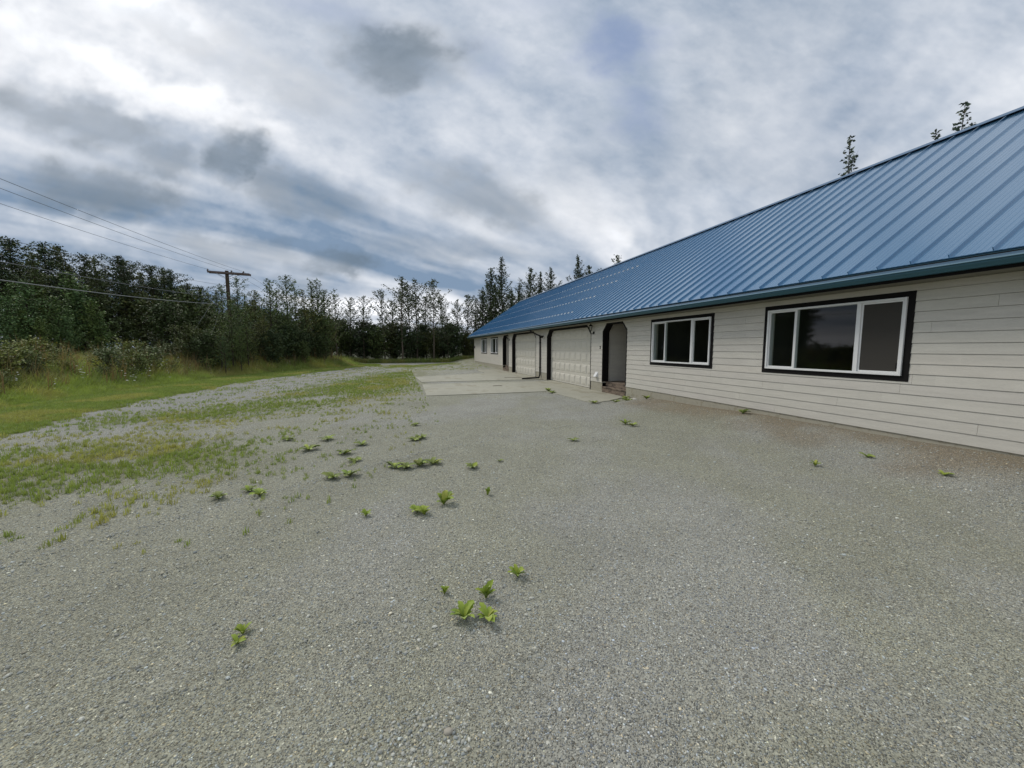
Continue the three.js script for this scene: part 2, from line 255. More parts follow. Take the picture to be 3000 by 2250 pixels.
{
  const axis = (lo, hi, c0, c1, fine) => { const v = []; let x = c0; while (x <= c1) { v.push(x); x += fine; } let s = fine; for (x = c1 + s; x < hi; x += s) { v.push(x); s *= 1.11; } v.push(hi); const L = []; s = fine; for (x = c0 - s; x > lo; x -= s) { L.push(x); s *= 1.11; } L.push(lo); return L.reverse().concat(v); };
  const X = axis(-320, 320, -9, 8.2, 0.075), Z = axis(-420, 60, -13, 0.5, 0.075), nx = X.length, nz = Z.length;
  const pos = new Float32Array(nx * nz * 3), col = new Float32Array(nx * nz * 3), uv = new Float32Array(nx * nz * 2), idx = new Uint32Array((nx - 1) * (nz - 1) * 6);
  let k = 0;
  for (let j = 0; j < nz; j++) for (let i = 0; i < nx; i++, k++) {
    const x = X[i], z = Z[j]; pos[3 * k] = x; pos[3 * k + 1] = groundY(x, z); pos[3 * k + 2] = z; uv[2 * k] = x / 3; uv[2 * k + 1] = z / 3;
    const patch = fbm(x * 0.42 + 11, z * 0.42 + 4, 4), fine = fbm(x * 2.3, z * 2.3, 3);
    const wear = fbm(x * 0.9 + 0.5 * z + 60, z * 0.22 - 0.2 * x + 14, 4);
    let r = 0.93 + 0.20 * (patch - 0.5) + 0.18 * (fine - 0.5) + 0.18 * (wear - 0.5), g = r * 1.01, b = r * mix(0.87, 0.98, sstep(0.44, 0.64, patch * 0.6 + wear * 0.4));
    const tr = sstep(-2.2, -4.2, x + 0.22 * (z + 12)) * sstep(-8.5, -11, z); r = mix(r, 0.84, tr * 0.6); g = mix(g, 0.86, tr * 0.6); b = mix(b, 0.90, tr * 0.6);   // bluish crushed stone on the track
    const soil = sstep(5.9, 7.0, x + (fbm(x * 1.3 + 7, z * 1.3, 3) - 0.5) * 1.4) * sstep(-10.6, -8.8, z) * (x < 9 ? 1 : 0); r = mix(r, 0.72, soil * 0.85); g = mix(g, 0.60, soil * 0.85); b = mix(b, 0.45, soil * 0.85);
    const gr = grassiness(x, z), turf = fbm(x * 1.7 + 2, z * 1.7, 3); r = mix(r, mix(0.40, 0.62, turf), gr * 0.8); g = mix(g, mix(0.48, 0.56, turf), gr * 0.8); b = mix(b, 0.20, gr * 0.8);
    const wood = x < bermEdge(z) - 0.3 || z < -46 || x > 17.4 ? 1 : 0; if (wood) { r = 0.14; g = 0.16; b = 0.06; }
    col[3 * k] = r; col[3 * k + 1] = g; col[3 * k + 2] = b;
  }
  k = 0;
  for (let j = 0; j < nz - 1; j++) for (let i = 0; i < nx - 1; i++) { const a = j * nx + i; idx[k++] = a; idx[k++] = a + nx; idx[k++] = a + 1; idx[k++] = a + 1; idx[k++] = a + nx; idx[k++] = a + nx + 1; }
  const g = new THREE.BufferGeometry();
  g.setAttribute('position', new THREE.BufferAttribute(pos, 3)); g.setAttribute('color', new THREE.BufferAttribute(col, 3)); g.setAttribute('uv', new THREE.BufferAttribute(uv, 2)); g.setIndex(new THREE.BufferAttribute(idx, 1)); g.computeVertexNormals();
  kind(mesh('ground', g, M.ground), 'structure');
}
{ // concrete aprons in front of the garages, with a gravel gap between them
  const slab = (P) => { const sh = new THREE.Shape(P.map(([x, z]) => new THREE.Vector2(x, -z))), g = new THREE.ExtrudeGeometry(sh, { depth: 0.10, bevelEnabled: true, bevelSize: 0.008, bevelThickness: 0.008, bevelOffset: -0.008, bevelSegments: 2 }); g.rotateX(-Math.PI / 2); g.translate(0, -0.088, 0); return metreUV(g); };
  const edge = (a, b, n, w, s) => { const R = rng(s), o = []; for (let i = 0; i < n; i++) { const t = i / n; o.push([mix(a[0], b[0], t) + (i ? (R() - 0.5) * w : 0), mix(a[1], b[1], t) + (i ? (R() - 0.5) * w : 0)]); } return o; };
  const near = [...edge([0.85, -13.38], [5.28, -13.46], 2, 0, 1), ...edge([5.28, -13.46], [5.5, -10.1], 9, 0.14, 2), ...edge([5.5, -10.1], [7.16, -11.08], 7, 0.12, 3), [7.16, -11.08], [7.2, -11.1], [7.44, -11.1], [7.44, -17.72], [0.94, -17.66]];
  const far = [[0.98, -18.86], [7.44, -18.8], [7.44, -27.1], [7.18, -27.1], [7.18, -28.5], ...edge([5.5, -28.3], [5.25, -24.3], 6, 0.16, 5), ...edge([5.25, -24.3], [0.8, -22.3], 14, 0.22, 6), [0.8, -22.3]];
  kind(mesh('concrete_apron', slab(near.slice().reverse()), M.concrete), 'structure');
  kind(mesh('concrete_apron', slab(far.slice().reverse()), M.concrete), 'structure');
}
{ // loose pebbles lying on the packed gravel, a few centimetres at most
  const geo = new THREE.IcosahedronGeometry(1, 0), p = geo.attributes.position; for (let i = 0; i < p.count; i++) { const x = p.getX(i), y = p.getY(i), z = p.getZ(i), s = 1 + 0.22 * (hash(Math.round(x * 50), Math.round(y * 50 + z * 31)) - 0.5); p.setXYZ(i, x * s, y * 0.62 * s, z * 0.8 * s); }
  geo.computeVertexNormals();
  const R = rng(91), items = [];
  const put = (x, z, r) => { if (x > 0.85 && x < 7.5 && z < -10 && z > -28.5) return; if (x > WX - 0.02) return; items.push([x, z, r]); };
  for (let i = 0; i < 100000; i++) { const d = 0.7 + 8.5 * Math.pow(R(), 0.8), a = (R() - 0.5) * 2.3 + YAW, x = d * Math.sin(a), z = -d * Math.cos(a); put(x, z, 0.0022 + 0.0036 * Math.pow(R(), 2) + (R() < 0.02 + 0.10 * sstep(0.5, 0.68, fbm(x * 1.1 + 9, z * 1.1 + 2, 3)) * sstep(1.2, -0.6, x) ? 0.0065 * R() : 0)); }
  for (let i = 0; i < 30000; i++) { const x = -7 + 14 * R(), z = -2 - 26 * Math.pow(R(), 1.3); put(x, z, 0.006 + 0.010 * R() * R()); }
  const pile = onGround(1215, 2200); for (let i = 0; i < 420; i++) { const a = R() * 6.283, d = 0.20 * Math.sqrt(R()); put(pile.x + d * Math.cos(a) * 1.2, pile.z + d * Math.sin(a) * 0.8, 0.004 + 0.008 * R() * R()); }
  for (let i = 0; i < 900; i++) { const [ax, az, bx, bz] = [[-3.1, -3.55, -1.36, -5.0], [-1.36, -5.0, 0.3, -6.1], [0.3, -6.1, 3.4, -7.4]][i % 3], t = R(); put(mix(ax, bx, t) + (R() + R() - 1) * 0.14, mix(az, bz, t) + (R() + R() - 1) * 0.14, 0.005 + 0.009 * R() * R()); }
  const im = new THREE.InstancedMesh(geo, M.pebble, items.length), q = new THREE.Quaternion(), e = new THREE.Euler(), m = new THREE.Matrix4(), s = new THREE.Vector3(), t = new THREE.Vector3(), c = new THREE.Color();
  items.forEach(([x, z, r], i) => {
    e.set((R() - 0.5) * 0.5, R() * 6.28, (R() - 0.5) * 0.5); q.setFromEuler(e); s.set(r * (0.8 + 0.5 * R()), r * (0.8 + 0.4 * R()), r); t.set(x, groundY(x, z) + r * 0.25, z); im.setMatrixAt(i, m.compose(t, q, s));
    const k = 0.66 + 0.66 * Math.pow(R(), 1.4) + (R() < 0.03 + 25 * Math.max(0, r - 0.0085) ? 0.55 : 0), h = R(); im.setColorAt(i, c.setRGB(k * (h < 0.15 ? 1.08 : h < 0.35 ? 0.93 : 1), k, k * (h < 0.15 ? 0.85 : h < 0.35 ? 1.06 : 0.97)));
  });
  im.name = 'loose_pebbles'; im.castShadow = im.receiveShadow = true; kind(im, 'stuff'); tag(im, 'loose pale pebbles scattered over the packed grey gravel', 'gravel'); scene.add(im);
}

// ------------------------------------------------------------------ the long house
const Z0 = 3.2, Z1 = -38.0, BX = 17.3;                    // near end, far end, rear wall
const house = group('long_house', scene, WX, 0, (Z0 + Z1) / 2);
tag(house, 'long single-storey house with blue standing-seam metal roof and pale lap siding', 'house');
const HX = -WX, HZ = -(Z0 + Z1) / 2;
const hm = (name, geo, mat, parent = house) => { geo.translate(HX, 0, HZ); return mesh(name, geo, mat, parent); };   // geometry written in scene coordinates
const SOFFIT = 2.57, SIDE0 = 0.365, EXPO = 0.1504;
const WIN = [[-3.775, -6.165], [-7.485, -9.88], [-28.35, -30.8], [-32.2, -34.65]];     // outer edges of the black window trim
const GAR = [[-13.6, -18.27], [-19.93, -24.57]], ENT = [[-11.13, -12.7], [-25.43, -27.0]];
const arch = (z0, z1, y0, y1, c) => [[z0, y0], [z0, y1 - c], [z0 - c, y1], [z1 + c, y1], [z1, y1 - c], [z1, y0]];
const openings = [];                                      // {z0 > z1, y0, y1, c}
for (const [a, b] of WIN) openings.push({ z0: a - 0.045, z1: b + 0.045, y0: 1.195, y1: 2.43, c: 0 });
for (const [a, b] of GAR) openings.push({ z0: a, z1: b, y0: -0.1, y1: 2.545, c: 0.34 });
for (const [a, b] of ENT) openings.push({ z0: a, z1: b, y0: -0.1, y1: 2.52, c: 0.28 });
{ // wall core with its openings, wall core thickness 0.2 m
  const wall = group('wall', house), holes = openings.map((o) => { const P = o.c ? arch(o.z0, o.z1, Math.max(o.y0, SIDE0 - 0.9), o.y1, o.c) : [[o.z0, o.y0], [o.z0, o.y1], [o.z1, o.y1], [o.z1, o.y0]]; return P; });
  hm('wall_core', extrudeX([[Z0, -0.3], [Z0, SOFFIT], [Z1, SOFFIT], [Z1, -0.3]], holes, WX + 0.004, WX + 0.2), M.siding, wall);
  // lap boards: rows of 3.66 m lengths cut round the openings
  const R = rng(5), L = 3.66, mats = [M.siding, M.siding, M.sidingB, M.sidingC], rows = Math.ceil((SOFFIT - SIDE0) / EXPO);
  for (let r = 0; r < rows; r++) {
    const y0 = SIDE0 + r * EXPO, y1 = Math.min(SOFFIT - 0.002, y0 + EXPO - 0.006), out = (y) => 0.020 - 0.009 * (y - y0) / EXPO;
    let z = Z0 + 0.02; const off = ((r * 1.37 + R() * 0.6) % 1) * L; let first = true;
    while (z > Z1) {
      const ze = Math.max(Z1, z - (first ? 0.4 + off * 0.88 : L)); first = false;
      const cuts = [z - 0.0015, ze + 0.0015], cells = [];
      for (const o of openings) for (const q of [o.z0, o.z1, o.z0 - o.c, o.z1 + o.c]) if (q < z - 0.002 && q > ze + 0.002) cuts.push(q);
      cuts.sort((a, b) => b - a);
      // walk along the board; keep what lies outside the openings
      const inset = (o, y) => o.c ? Math.max(0, (y - (o.y1 - o.c))) : 0;
      let a0 = cuts[0], a1 = cuts[0];                      // start of the current run at bottom and top edge
      const push = (b0, b1, ya, yb, s0 = a0, s1 = a1) => { if (s0 - b0 > 0.004 || s1 - b1 > 0.004) cells.push([s0, Math.min(s0, b0), s1, Math.min(s1, b1), ya, yb]); };
      const inside = openings.filter((o) => o.z0 > ze && o.z1 < z && o.y0 < y1 && o.y1 > y0).sort((p, q) => q.z0 - p.z0);
      for (const o of inside) {
        const top = Math.min(y1, o.y1), L0 = o.z0 - inset(o, y0), L1 = o.z0 - inset(o, top), R0 = o.z1 + inset(o, y0), R1 = o.z1 + inset(o, top);
        if (L0 < a0) push(Math.max(L0, ze), Math.max(y1 > o.y1 ? L1 : L1, ze), y0, y1);
        const lo = Math.min(a0, L1), hi = Math.max(ze, R1);
        if (y0 < o.y0 && lo > hi) push(hi, hi, y0, o.y0, lo, lo);          // strip left below the opening
        if (y1 > o.y1 + 0.002 && lo > hi) push(hi, hi, o.y1, y1, lo, lo);  // strip left above it
        a0 = Math.min(a0, R0); a1 = Math.min(a1, R1);
      }
      if (a0 > ze + 0.004 || a1 > ze + 0.004) push(ze + 0.0015, ze + 0.0015, y0, y1);
      for (const [s0, b0, s1, b1, ya, yb] of cells) {
        const P = [], UV = [], du = R() * 9, dv = R() * 9, quad = (a, b, c, d) => { for (const v of [a, b, c, a, c, d]) { P.push(...v); UV.push((v[2] + du) / 1.6, (v[1] + dv) / 1.6); } };
        const xa = WX - out(ya), xb = WX - out(yb), A = [xa, ya, s0], B = [xa, ya, b0], C = [xb, yb, b1], D = [xb, yb, s1], A2 = [WX, ya, s0], B2 = [WX, ya, b0], C2 = [WX, yb, b1], D2 = [WX, yb, s1];
        quad(B, A, D, C); quad(B2, A2, A, B); quad(A, A2, D2, D); quad(B2, B, C, C2); quad(C, D, D2, C2);
        const g = new THREE.BufferGeometry(); g.setAttribute('position', new THREE.Float32BufferAttribute(P, 3)); g.setAttribute('uv', new THREE.Float32BufferAttribute(UV, 2)); g.computeVertexNormals();
        hm('siding_board', g, mats[Math.floor(R() * 4)], wall);
      }
      z = ze;
    }
  }
}
{ // foundation: stretches of concrete between the openings, set a little behind the boards
  const stops = [...GAR, ...ENT].sort((a, b) => b[0] - a[0]); let z = Z0;
  for (const [a, b] of [...stops, [Z1, Z1]]) { if (z - a > 0.05) hm('foundation', box(WX - 0.001 + 0.003, WX + 0.17, -0.35, SIDE0 - 0.004, a, z).translate(-0.006, 0, 0), M.foundation); z = b; }
}
function windowUnit(screened) {
  const w = new THREE.Group(), n = 1.195, wd = n - 0.083;  // origin at the wall face, middle of the window; +z is the near side
  const ring = (a, b, y0, y1, t, x0, x1, bev = 0.004) => extrudeX([[a, y0], [a, y1], [b, y1], [b, y0]], [[[a - t, y0 + t], [b + t, y0 + t], [b + t, y1 - t], [a - t, y1 - t]]], x0, x1, bev);
  mesh('trim', ring(n, -n, 1.150, 2.476, 0.083, -0.026, 0.03), M.black, w);
  const y0 = 1.233, y1 = 2.393;
  mesh('frame', ring(wd, -wd, y0, y1, 0.034, -0.052, 0.09), M.white, w);
  const mA = wd - 0.60, mB = -wd + 0.585;                  // mullions: near one wide, far one slim
  mesh('mullion', box(-0.050, 0.02, y0 + 0.034, y1 - 0.034, mA - 0.040, mA + 0.020), M.white, w);
  mesh('mullion', box(-0.046, 0.02, y0 + 0.034, y1 - 0.034, mB - 0.014, mB + 0.016), M.white, w);
  mesh('sash', ring(wd - 0.035, mA + 0.021, y0 + 0.035, y1 - 0.035, 0.024, -0.034, 0.01), M.white, w);
  mesh('sash', ring(mB - 0.015, -wd + 0.035, y0 + 0.035, y1 - 0.035, 0.024, -0.034, 0.01), M.white, w);
  const pane = (a, b, t, x) => mesh('pane', new THREE.PlaneGeometry(a - b, y1 - y0 - 2 * t).rotateY(-Math.PI / 2).translate(x, (y0 + y1) / 2, (a + b) / 2), M.glass, w);
  pane(wd - 0.056, mA + 0.042, 0.056, -0.012); pane(mA - 0.038, mB + 0.014, 0.032, -0.030); pane(mB - 0.036, -wd + 0.056, 0.056, -0.012);
  if (screened) { mesh('insect_screen', box(-0.026, -0.023, y0 + 0.058, y1 - 0.058, mA + 0.045, wd - 0.059), M.screen, w); mesh('latch', box(-0.036, -0.028, y0 + 0.10, y0 + 0.19, wd - 0.075, wd - 0.06), M.black, w); }
  return w;
}
{
  const wl = windowUnit(false);
  WIN.forEach(([a, b], i) => {
    const w = i === 0 ? windowUnit(true) : wl.clone(); w.name = 'window'; w.position.set(0, 0, (a + b) / 2 + HZ); house.add(w);
    if (i === 0) w.userData.label = 'window with a grey insect screen in one side sash';
  });
}
{ // garage doors: five sections of eight raised panels, set back in black-lined openings
  const unit = new THREE.Group(), Wd = 4.66, y0 = 0.0, Hs = 0.494;
  const bevelPanel = (w, h, d, s) => { const g = new THREE.ExtrudeGeometry(new THREE.Shape([[-w / 2, -h / 2], [w / 2, -h / 2], [w / 2, h / 2], [-w / 2, h / 2]].map(([a, b]) => new THREE.Vector2(a, b))), { depth: 0.001, bevelEnabled: true, bevelSize: s, bevelThickness: d, bevelOffset: -s, bevelSegments: 1 }); g.rotateY(-Math.PI / 2); return metreUV(g); };
  const frameGeo = bevelPanel(0.47, 0.34, 0.016, 0.016), panelGeo = mergeGeometries([frameGeo, bevelPanel(0.36, 0.235, 0.010, 0.020).translate(-0.0155, 0, 0)]);
  for (let s = 0; s < 5; s++) {
    const yy = y0 + s * Hs; mesh('door_section', box(0.20, 0.245, yy + 0.003, yy + Hs - 0.003, -Wd / 2, Wd / 2), M.doorPaint, unit);
    for (let k = 0; k < 8; k++) { const g = mesh('raised_panel', panelGeo, M.doorPaint, unit); g.position.set(0.199, yy + Hs / 2, -Wd / 2 + 0.13 + (k + 0.5) * 0.55); }
  }
  mesh('bottom_seal', box(0.195, 0.25, -0.012, 0.003, -Wd / 2, Wd / 2), M.black, unit);
  GAR.forEach(([a, b], i) => {
    const g = i ? unit.clone() : unit; g.name = 'garage_door'; g.position.set(0, 0.03, (a + b) / 2 + HZ); house.add(g);
    const o = arch(a + 0.012, b - 0.012, 0.013, 2.557, 0.34), q = arch(a - 0.028, b + 0.028, 0.0, 2.478, 0.315);
    hm('garage_surround', extrudeX([...o, [q[5][0], 0.013], q[4], q[3], q[2], q[1], [q[0][0], 0.013]], [], WX - 0.020, WX + 0.26), M.black);
    hm('garage_sill', box(WX + 0.0, WX + 0.6, -0.05, 0.016, b + 0.03, a - 0.03), M.concrete);
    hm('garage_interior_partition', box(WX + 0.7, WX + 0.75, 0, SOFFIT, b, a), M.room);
  });
}
{ // recessed entries with chamfered openings
  ENT.forEach(([a, b], i) => {
    const e = group('entry', house);
    const o = arch(a + 0.012, b - 0.012, 0.40, 2.532, 0.28), q = arch(a - 0.03, b + 0.03, 0.40, 2.485, 0.262);
    hm('entry_surround', extrudeX([...o, [q[5][0], 0.40], q[4], q[3], q[2], q[1], [q[0][0], 0.40]], [], WX - 0.020, WX + 0.23), M.black, e);
    const X2 = WX + 1.7;
    // far side wall with lap boards facing the visitor
    hm('side_wall', box(WX + 0.2, X2, 0.30, SOFFIT, b - 0.12, b - 0.035), M.siding, e);
    hm('side_wall', box(WX + 0.2, X2, 0.30, SOFFIT, a + 0.035, a + 0.12), M.siding, e);
    for (let r = 0; r < 15; r++) {
      const y = SIDE0 + 0.05 + r * EXPO; if (y + EXPO > SOFFIT) break;
      const P = [], UV = [], quad = (A, B, C, D) => { for (const v of [A, B, C, A, C, D]) { P.push(...v); UV.push(v[0] / 1.6 + r * 0.3, v[1] / 1.6); } }, zb = b - 0.034 + 0.016, zt = b - 0.034 + 0.005, x0 = WX + 0.231, x1 = X2 - 0.002;
      quad([x0, y, zb], [x1, y, zb], [x1, y + EXPO, zt], [x0, y + EXPO, zt]); quad([x0, y, zt - 0.006], [x1, y, zt - 0.006], [x1, y, zb], [x0, y, zb]);
      const g = new THREE.BufferGeometry(); g.setAttribute('position', new THREE.Float32BufferAttribute(P, 3)); g.setAttribute('uv', new THREE.Float32BufferAttribute(UV, 2)); g.computeVertexNormals(); hm('siding_board', g, r % 3 ? M.siding : M.sidingB, e);
    }
    hm('back_wall', box(X2, X2 + 0.1, 0.30, SOFFIT, b - 0.1, a + 0.1), M.siding, e);
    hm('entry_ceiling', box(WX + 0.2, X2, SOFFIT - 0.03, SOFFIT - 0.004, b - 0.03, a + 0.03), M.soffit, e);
    hm('front_door', box(X2 - 0.045, X2 - 0.002, 0.42, 2.42, b + 0.25, a - 0.35), M.black, e);
    for (let k = 0; k < 10; k++) hm('deck_board', box(WX + 0.14 + k * 0.155, WX + 0.14 + k * 0.155 + 0.148, 0.365, 0.403, b + 0.002, a - 0.002), M.wood, e);
    hm('riser', box(WX + 0.145, WX + 0.17, 0.19, 0.363, b + 0.01, a - 0.01), M.wood, e);
    hm('tread', box(WX - 0.03, WX + 0.143, 0.19, 0.226, b + 0.004, a - 0.004), M.wood, e);
    hm('riser', box(WX - 0.012, WX + 0.012, 0.02, 0.188, b + 0.03, a - 0.03), M.wood, e);
    if (i) hm('storm_door_edge', box(WX + 0.10, WX + 0.15, 0.42, 2.3, (a + b) / 2 - 0.07, (a + b) / 2 - 0.01), M.siding, e);
  });
}
{ // rear and end walls, floor and ceiling close the house
  const RX = (WX + BX) / 2, RY = SOFFIT + 2.9;
  hm('rear_wall', box(BX - 0.2, BX, -0.3, SOFFIT + 0.1, Z1, Z0), M.siding);
  const gable = (z0, z1) => extrudeZ([[WX + 0.201, -0.3], [BX - 0.201, -0.3], [BX - 0.201, SOFFIT + 0.1], [RX, SOFFIT + 0.1 + (RX - WX - 0.2) * 0.64], [WX + 0.201, SOFFIT + 0.05]], z0, z1);
  hm('gable_wall', gable(Z1, Z1 + 0.2), M.siding); hm('gable_wall', gable(Z0 - 0.2, Z0), M.siding);
  hm('corner_board', box(WX - 0.022, WX + 0.09, SIDE0 - 0.003, SOFFIT - 0.002, Z1 - 0.022, Z1 + 0.0), M.siding);
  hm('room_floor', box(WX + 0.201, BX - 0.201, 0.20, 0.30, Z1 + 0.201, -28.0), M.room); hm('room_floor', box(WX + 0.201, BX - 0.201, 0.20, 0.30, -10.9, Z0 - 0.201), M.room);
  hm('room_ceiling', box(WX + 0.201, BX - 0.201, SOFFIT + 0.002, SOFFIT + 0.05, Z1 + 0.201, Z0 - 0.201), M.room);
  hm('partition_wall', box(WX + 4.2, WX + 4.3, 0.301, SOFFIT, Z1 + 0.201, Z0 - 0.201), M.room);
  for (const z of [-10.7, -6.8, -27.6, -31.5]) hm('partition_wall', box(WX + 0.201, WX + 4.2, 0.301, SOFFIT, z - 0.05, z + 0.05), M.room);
}
{ // roof, 8 in 12, standing seams 0.384 m apart
  const roof = group('roof', house), EX = WX - 0.45, EY = EYE + 1.14, RX = 12.25, RYY = EY + (RX - EX) * 0.6667, len = Math.hypot(RX - EX, RYY - EY), ang = Math.atan2(RYY - EY, RX - EX), pitchZ = 0.3842;
  const RZ0 = Z0 + 0.5, RZ1 = -39.0, c = Math.cos(ang), s = Math.sin(ang);
  // cross-section of one panel between seams: flat pan with faint stiffening ribs (profile in z, height n above the deck)
  const prof = []; const pan = pitchZ; prof.push([0, 0]); for (let k = 1; k <= 5; k++) { const m = k / 6 * pan; prof.push([m - 0.016, 0], [m - 0.010, 0.0018], [m + 0.010, 0.0018], [m + 0.016, 0]); } prof.push([pan, 0]);
  const panelGeo = (() => {
    const P = [], UV = [], S = 6;
    const pt = (u, z, n) => [u * c - n * s, u * s + n * c, -z];
    for (let i = 0; i < prof.length - 1; i++) for (let k = 0; k < S; k++) { const u0 = len * k / S, u1 = len * (k + 1) / S, [za, na] = prof[i], [zb, nb] = prof[i + 1], A = pt(u0, za, na), B = pt(u1, za, na), C = pt(u1, zb, nb), D = pt(u0, zb, nb); for (const v of [A, C, B, A, D, C]) { P.push(...v); UV.push(v[2], v[0]); } }
    { const A = pt(0, 0, 0), B = pt(0, pan, 0), C = pt(0, pan, -0.012), D = pt(0, 0, -0.012); for (const v of [A, C, B, A, D, C]) { P.push(...v); UV.push(0, 0); } }
    const g = new THREE.BufferGeometry(); g.setAttribute('position', new THREE.Float32BufferAttribute(P, 3)); g.setAttribute('uv', new THREE.Float32BufferAttribute(UV, 2)); g.computeVertexNormals(); return g;
  })();
  const seamGeo = (() => { const g = new THREE.BoxGeometry(len - 0.03, 0.034, 0.010); g.translate(len / 2 + 0.004, 0.016, 0); const b = new THREE.BoxGeometry(len - 0.03, 0.006, 0.012); b.translate(len / 2 + 0.004, 0.0335, 0.001); const m = mergeGeometries([g, b]); m.rotateZ(ang); return m; })();
  const tabGeo = (() => { const g = new THREE.BoxGeometry(0.05, 0.004, 0.17); g.translate(0, 0.006, 0); const b = new THREE.BoxGeometry(0.006, 0.03, 0.17); b.translate(0.025, 0.018, 0); const m = mergeGeometries([g, b]); m.rotateZ(ang); return m; })();
  const n = Math.ceil((RZ0 - RZ1) / pitchZ), start = -3.6516 + Math.floor((RZ0 + 3.6516) / pitchZ) * pitchZ;
  for (let i = 0; i < n; i++) {
    const z = start - i * pitchZ; if (z - pitchZ < RZ1 - 0.2) break;
    const p = mesh('roof_panel', panelGeo, M.metal, roof); p.position.set(EX + HX, EY, z + HZ);
    const q = mesh('standing_seam', seamGeo, M.metal, roof); q.position.set(EX + HX, EY, z + HZ);
    if (z < -15.4) for (const u of [0.75, 2.05, 3.35, 4.65]) { const t = mesh('sky_glint_tab', tabGeo, M.tab, roof); t.position.set(EX + HX + u * c, EY + u * s, z - pitchZ / 2 + HZ); }  // white tabs added to stand for sky glints along the dented screw rows
  }
  // deck under the panels, rear slope, ridge cap, rake trim
  hm('roof_deck', extrudeZ([[EX + 0.02, EY - 0.014], [RX, RYY - 0.014], [2 * RX - EX, EY - 0.014], [2 * RX - EX, EY - 0.13], [RX, RYY - 0.15], [EX + 0.02, EY - 0.13]], RZ1 + 0.02, RZ0 - 0.02), M.gutter, roof);
  hm('rear_roof_slope', extrudeZ([[RX, RYY + 0.012], [2 * RX - EX + 0.03, EY - 0.01], [2 * RX - EX + 0.03, EY - 0.013], [RX, RYY - 0.012]], RZ1, RZ0), M.metal, roof);
  hm('ridge_cap', extrudeZ([[RX - 0.15, RYY - 0.1 + 0.055], [RX - 0.15, RYY - 0.1 + 0.062], [RX, RYY + 0.066], [RX + 0.15, RYY - 0.1 + 0.062], [RX + 0.15, RYY - 0.1 + 0.055], [RX, RYY + 0.056]], RZ1 - 0.01, RZ0), M.ridge, roof);
  for (const z of [RZ1 - 0.02, RZ0]) hm('rake_trim', extrudeZ([[EX - 0.01, EY + 0.04], [RX, RYY + 0.045], [2 * RX - EX, EY + 0.04], [2 * RX - EX, EY - 0.15], [RX, RYY - 0.17], [EX - 0.01, EY - 0.16]], z - 0.02, z + 0.02), M.gutter, roof);
  // eave: drip flashing, fascia, soffit, K-style gutter
  hm('drip_flashing', extrudeZ([[EX + 0.06, EY - 0.006], [EX - 0.090, EY - 0.100], [EX - 0.090, EY - 0.135], [EX - 0.085, EY - 0.135], [EX - 0.085, EY - 0.103], [EX + 0.06, EY - 0.014]], RZ1, RZ0), M.flashing, roof);
  hm('fascia_board', box(EX + 0.0, EX + 0.035, SOFFIT - 0.004, EY - 0.03, RZ1, RZ0), M.black, roof);
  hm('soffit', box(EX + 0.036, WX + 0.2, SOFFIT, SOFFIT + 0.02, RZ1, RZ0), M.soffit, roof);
  const gx = EX - 0.004, gy = SOFFIT + 0.036, gp = [[0, 0], [-0.075, 0], [-0.082, 0.018], [-0.098, 0.045], [-0.108, 0.062], [-0.108, 0.085], [-0.120, 0.090], [-0.120, 0.100], [-0.106, 0.100], [-0.104, 0.092], [-0.103, 0.066], [-0.092, 0.044], [-0.077, 0.022], [-0.070, 0.006], [-0.006, 0.006], [-0.006, 0.10], [0, 0.10]];
  hm('gutter', extrudeZ(gp.map(([a, b]) => [gx + a, gy + b * 0.80]), RZ1 - 0.02, RZ0 + 0.02), M.gutter, roof);
  hm('gutter_lip', extrudeZ([[gx - 0.130, gy + 0.074], [gx - 0.130, gy + 0.084], [gx - 0.124, gy + 0.088], [gx - 0.104, gy + 0.088], [gx - 0.101, gy + 0.081]], RZ1 - 0.015, RZ0 + 0.015), M.litLip, roof);
  // downspout from the gutter back to the wall pier, down and out over the ground
  const d = group('downspout', house);
  const sq = (pts) => plain(pts.slice(1).map((p, i) => bar(pts[i], p, 0.043, 0.043, 4)).concat(pts.slice(1, -1).map((p) => { const g = new THREE.SphereGeometry(0.045, 8, 6); g.translate(...p); return g; })));
  hm('upper_elbow', sq([[EX - 0.06, SOFFIT + 0.05, -19.42], [EX - 0.06, SOFFIT - 0.06, -19.42], [WX - 0.06, 2.28, -19.22], [WX - 0.06, 2.16, -19.16]]), M.bronze, d);
  hm('downpipe', sq([[WX - 0.06, 2.17, -19.16], [WX - 0.06, 0.20, -19.16]]), M.bronze, d);
  hm('outlet', sq([[WX - 0.06, 0.22, -19.16], [WX - 0.12, 0.08, -19.15], [6.1, 0.05, -19.02]]), M.bronze, d);
  for (const y of [0.6, 1.9]) hm('strap', box(WX - 0.108, WX - 0.012, y, y + 0.03, -19.215, -19.105), M.bronze, d);
}
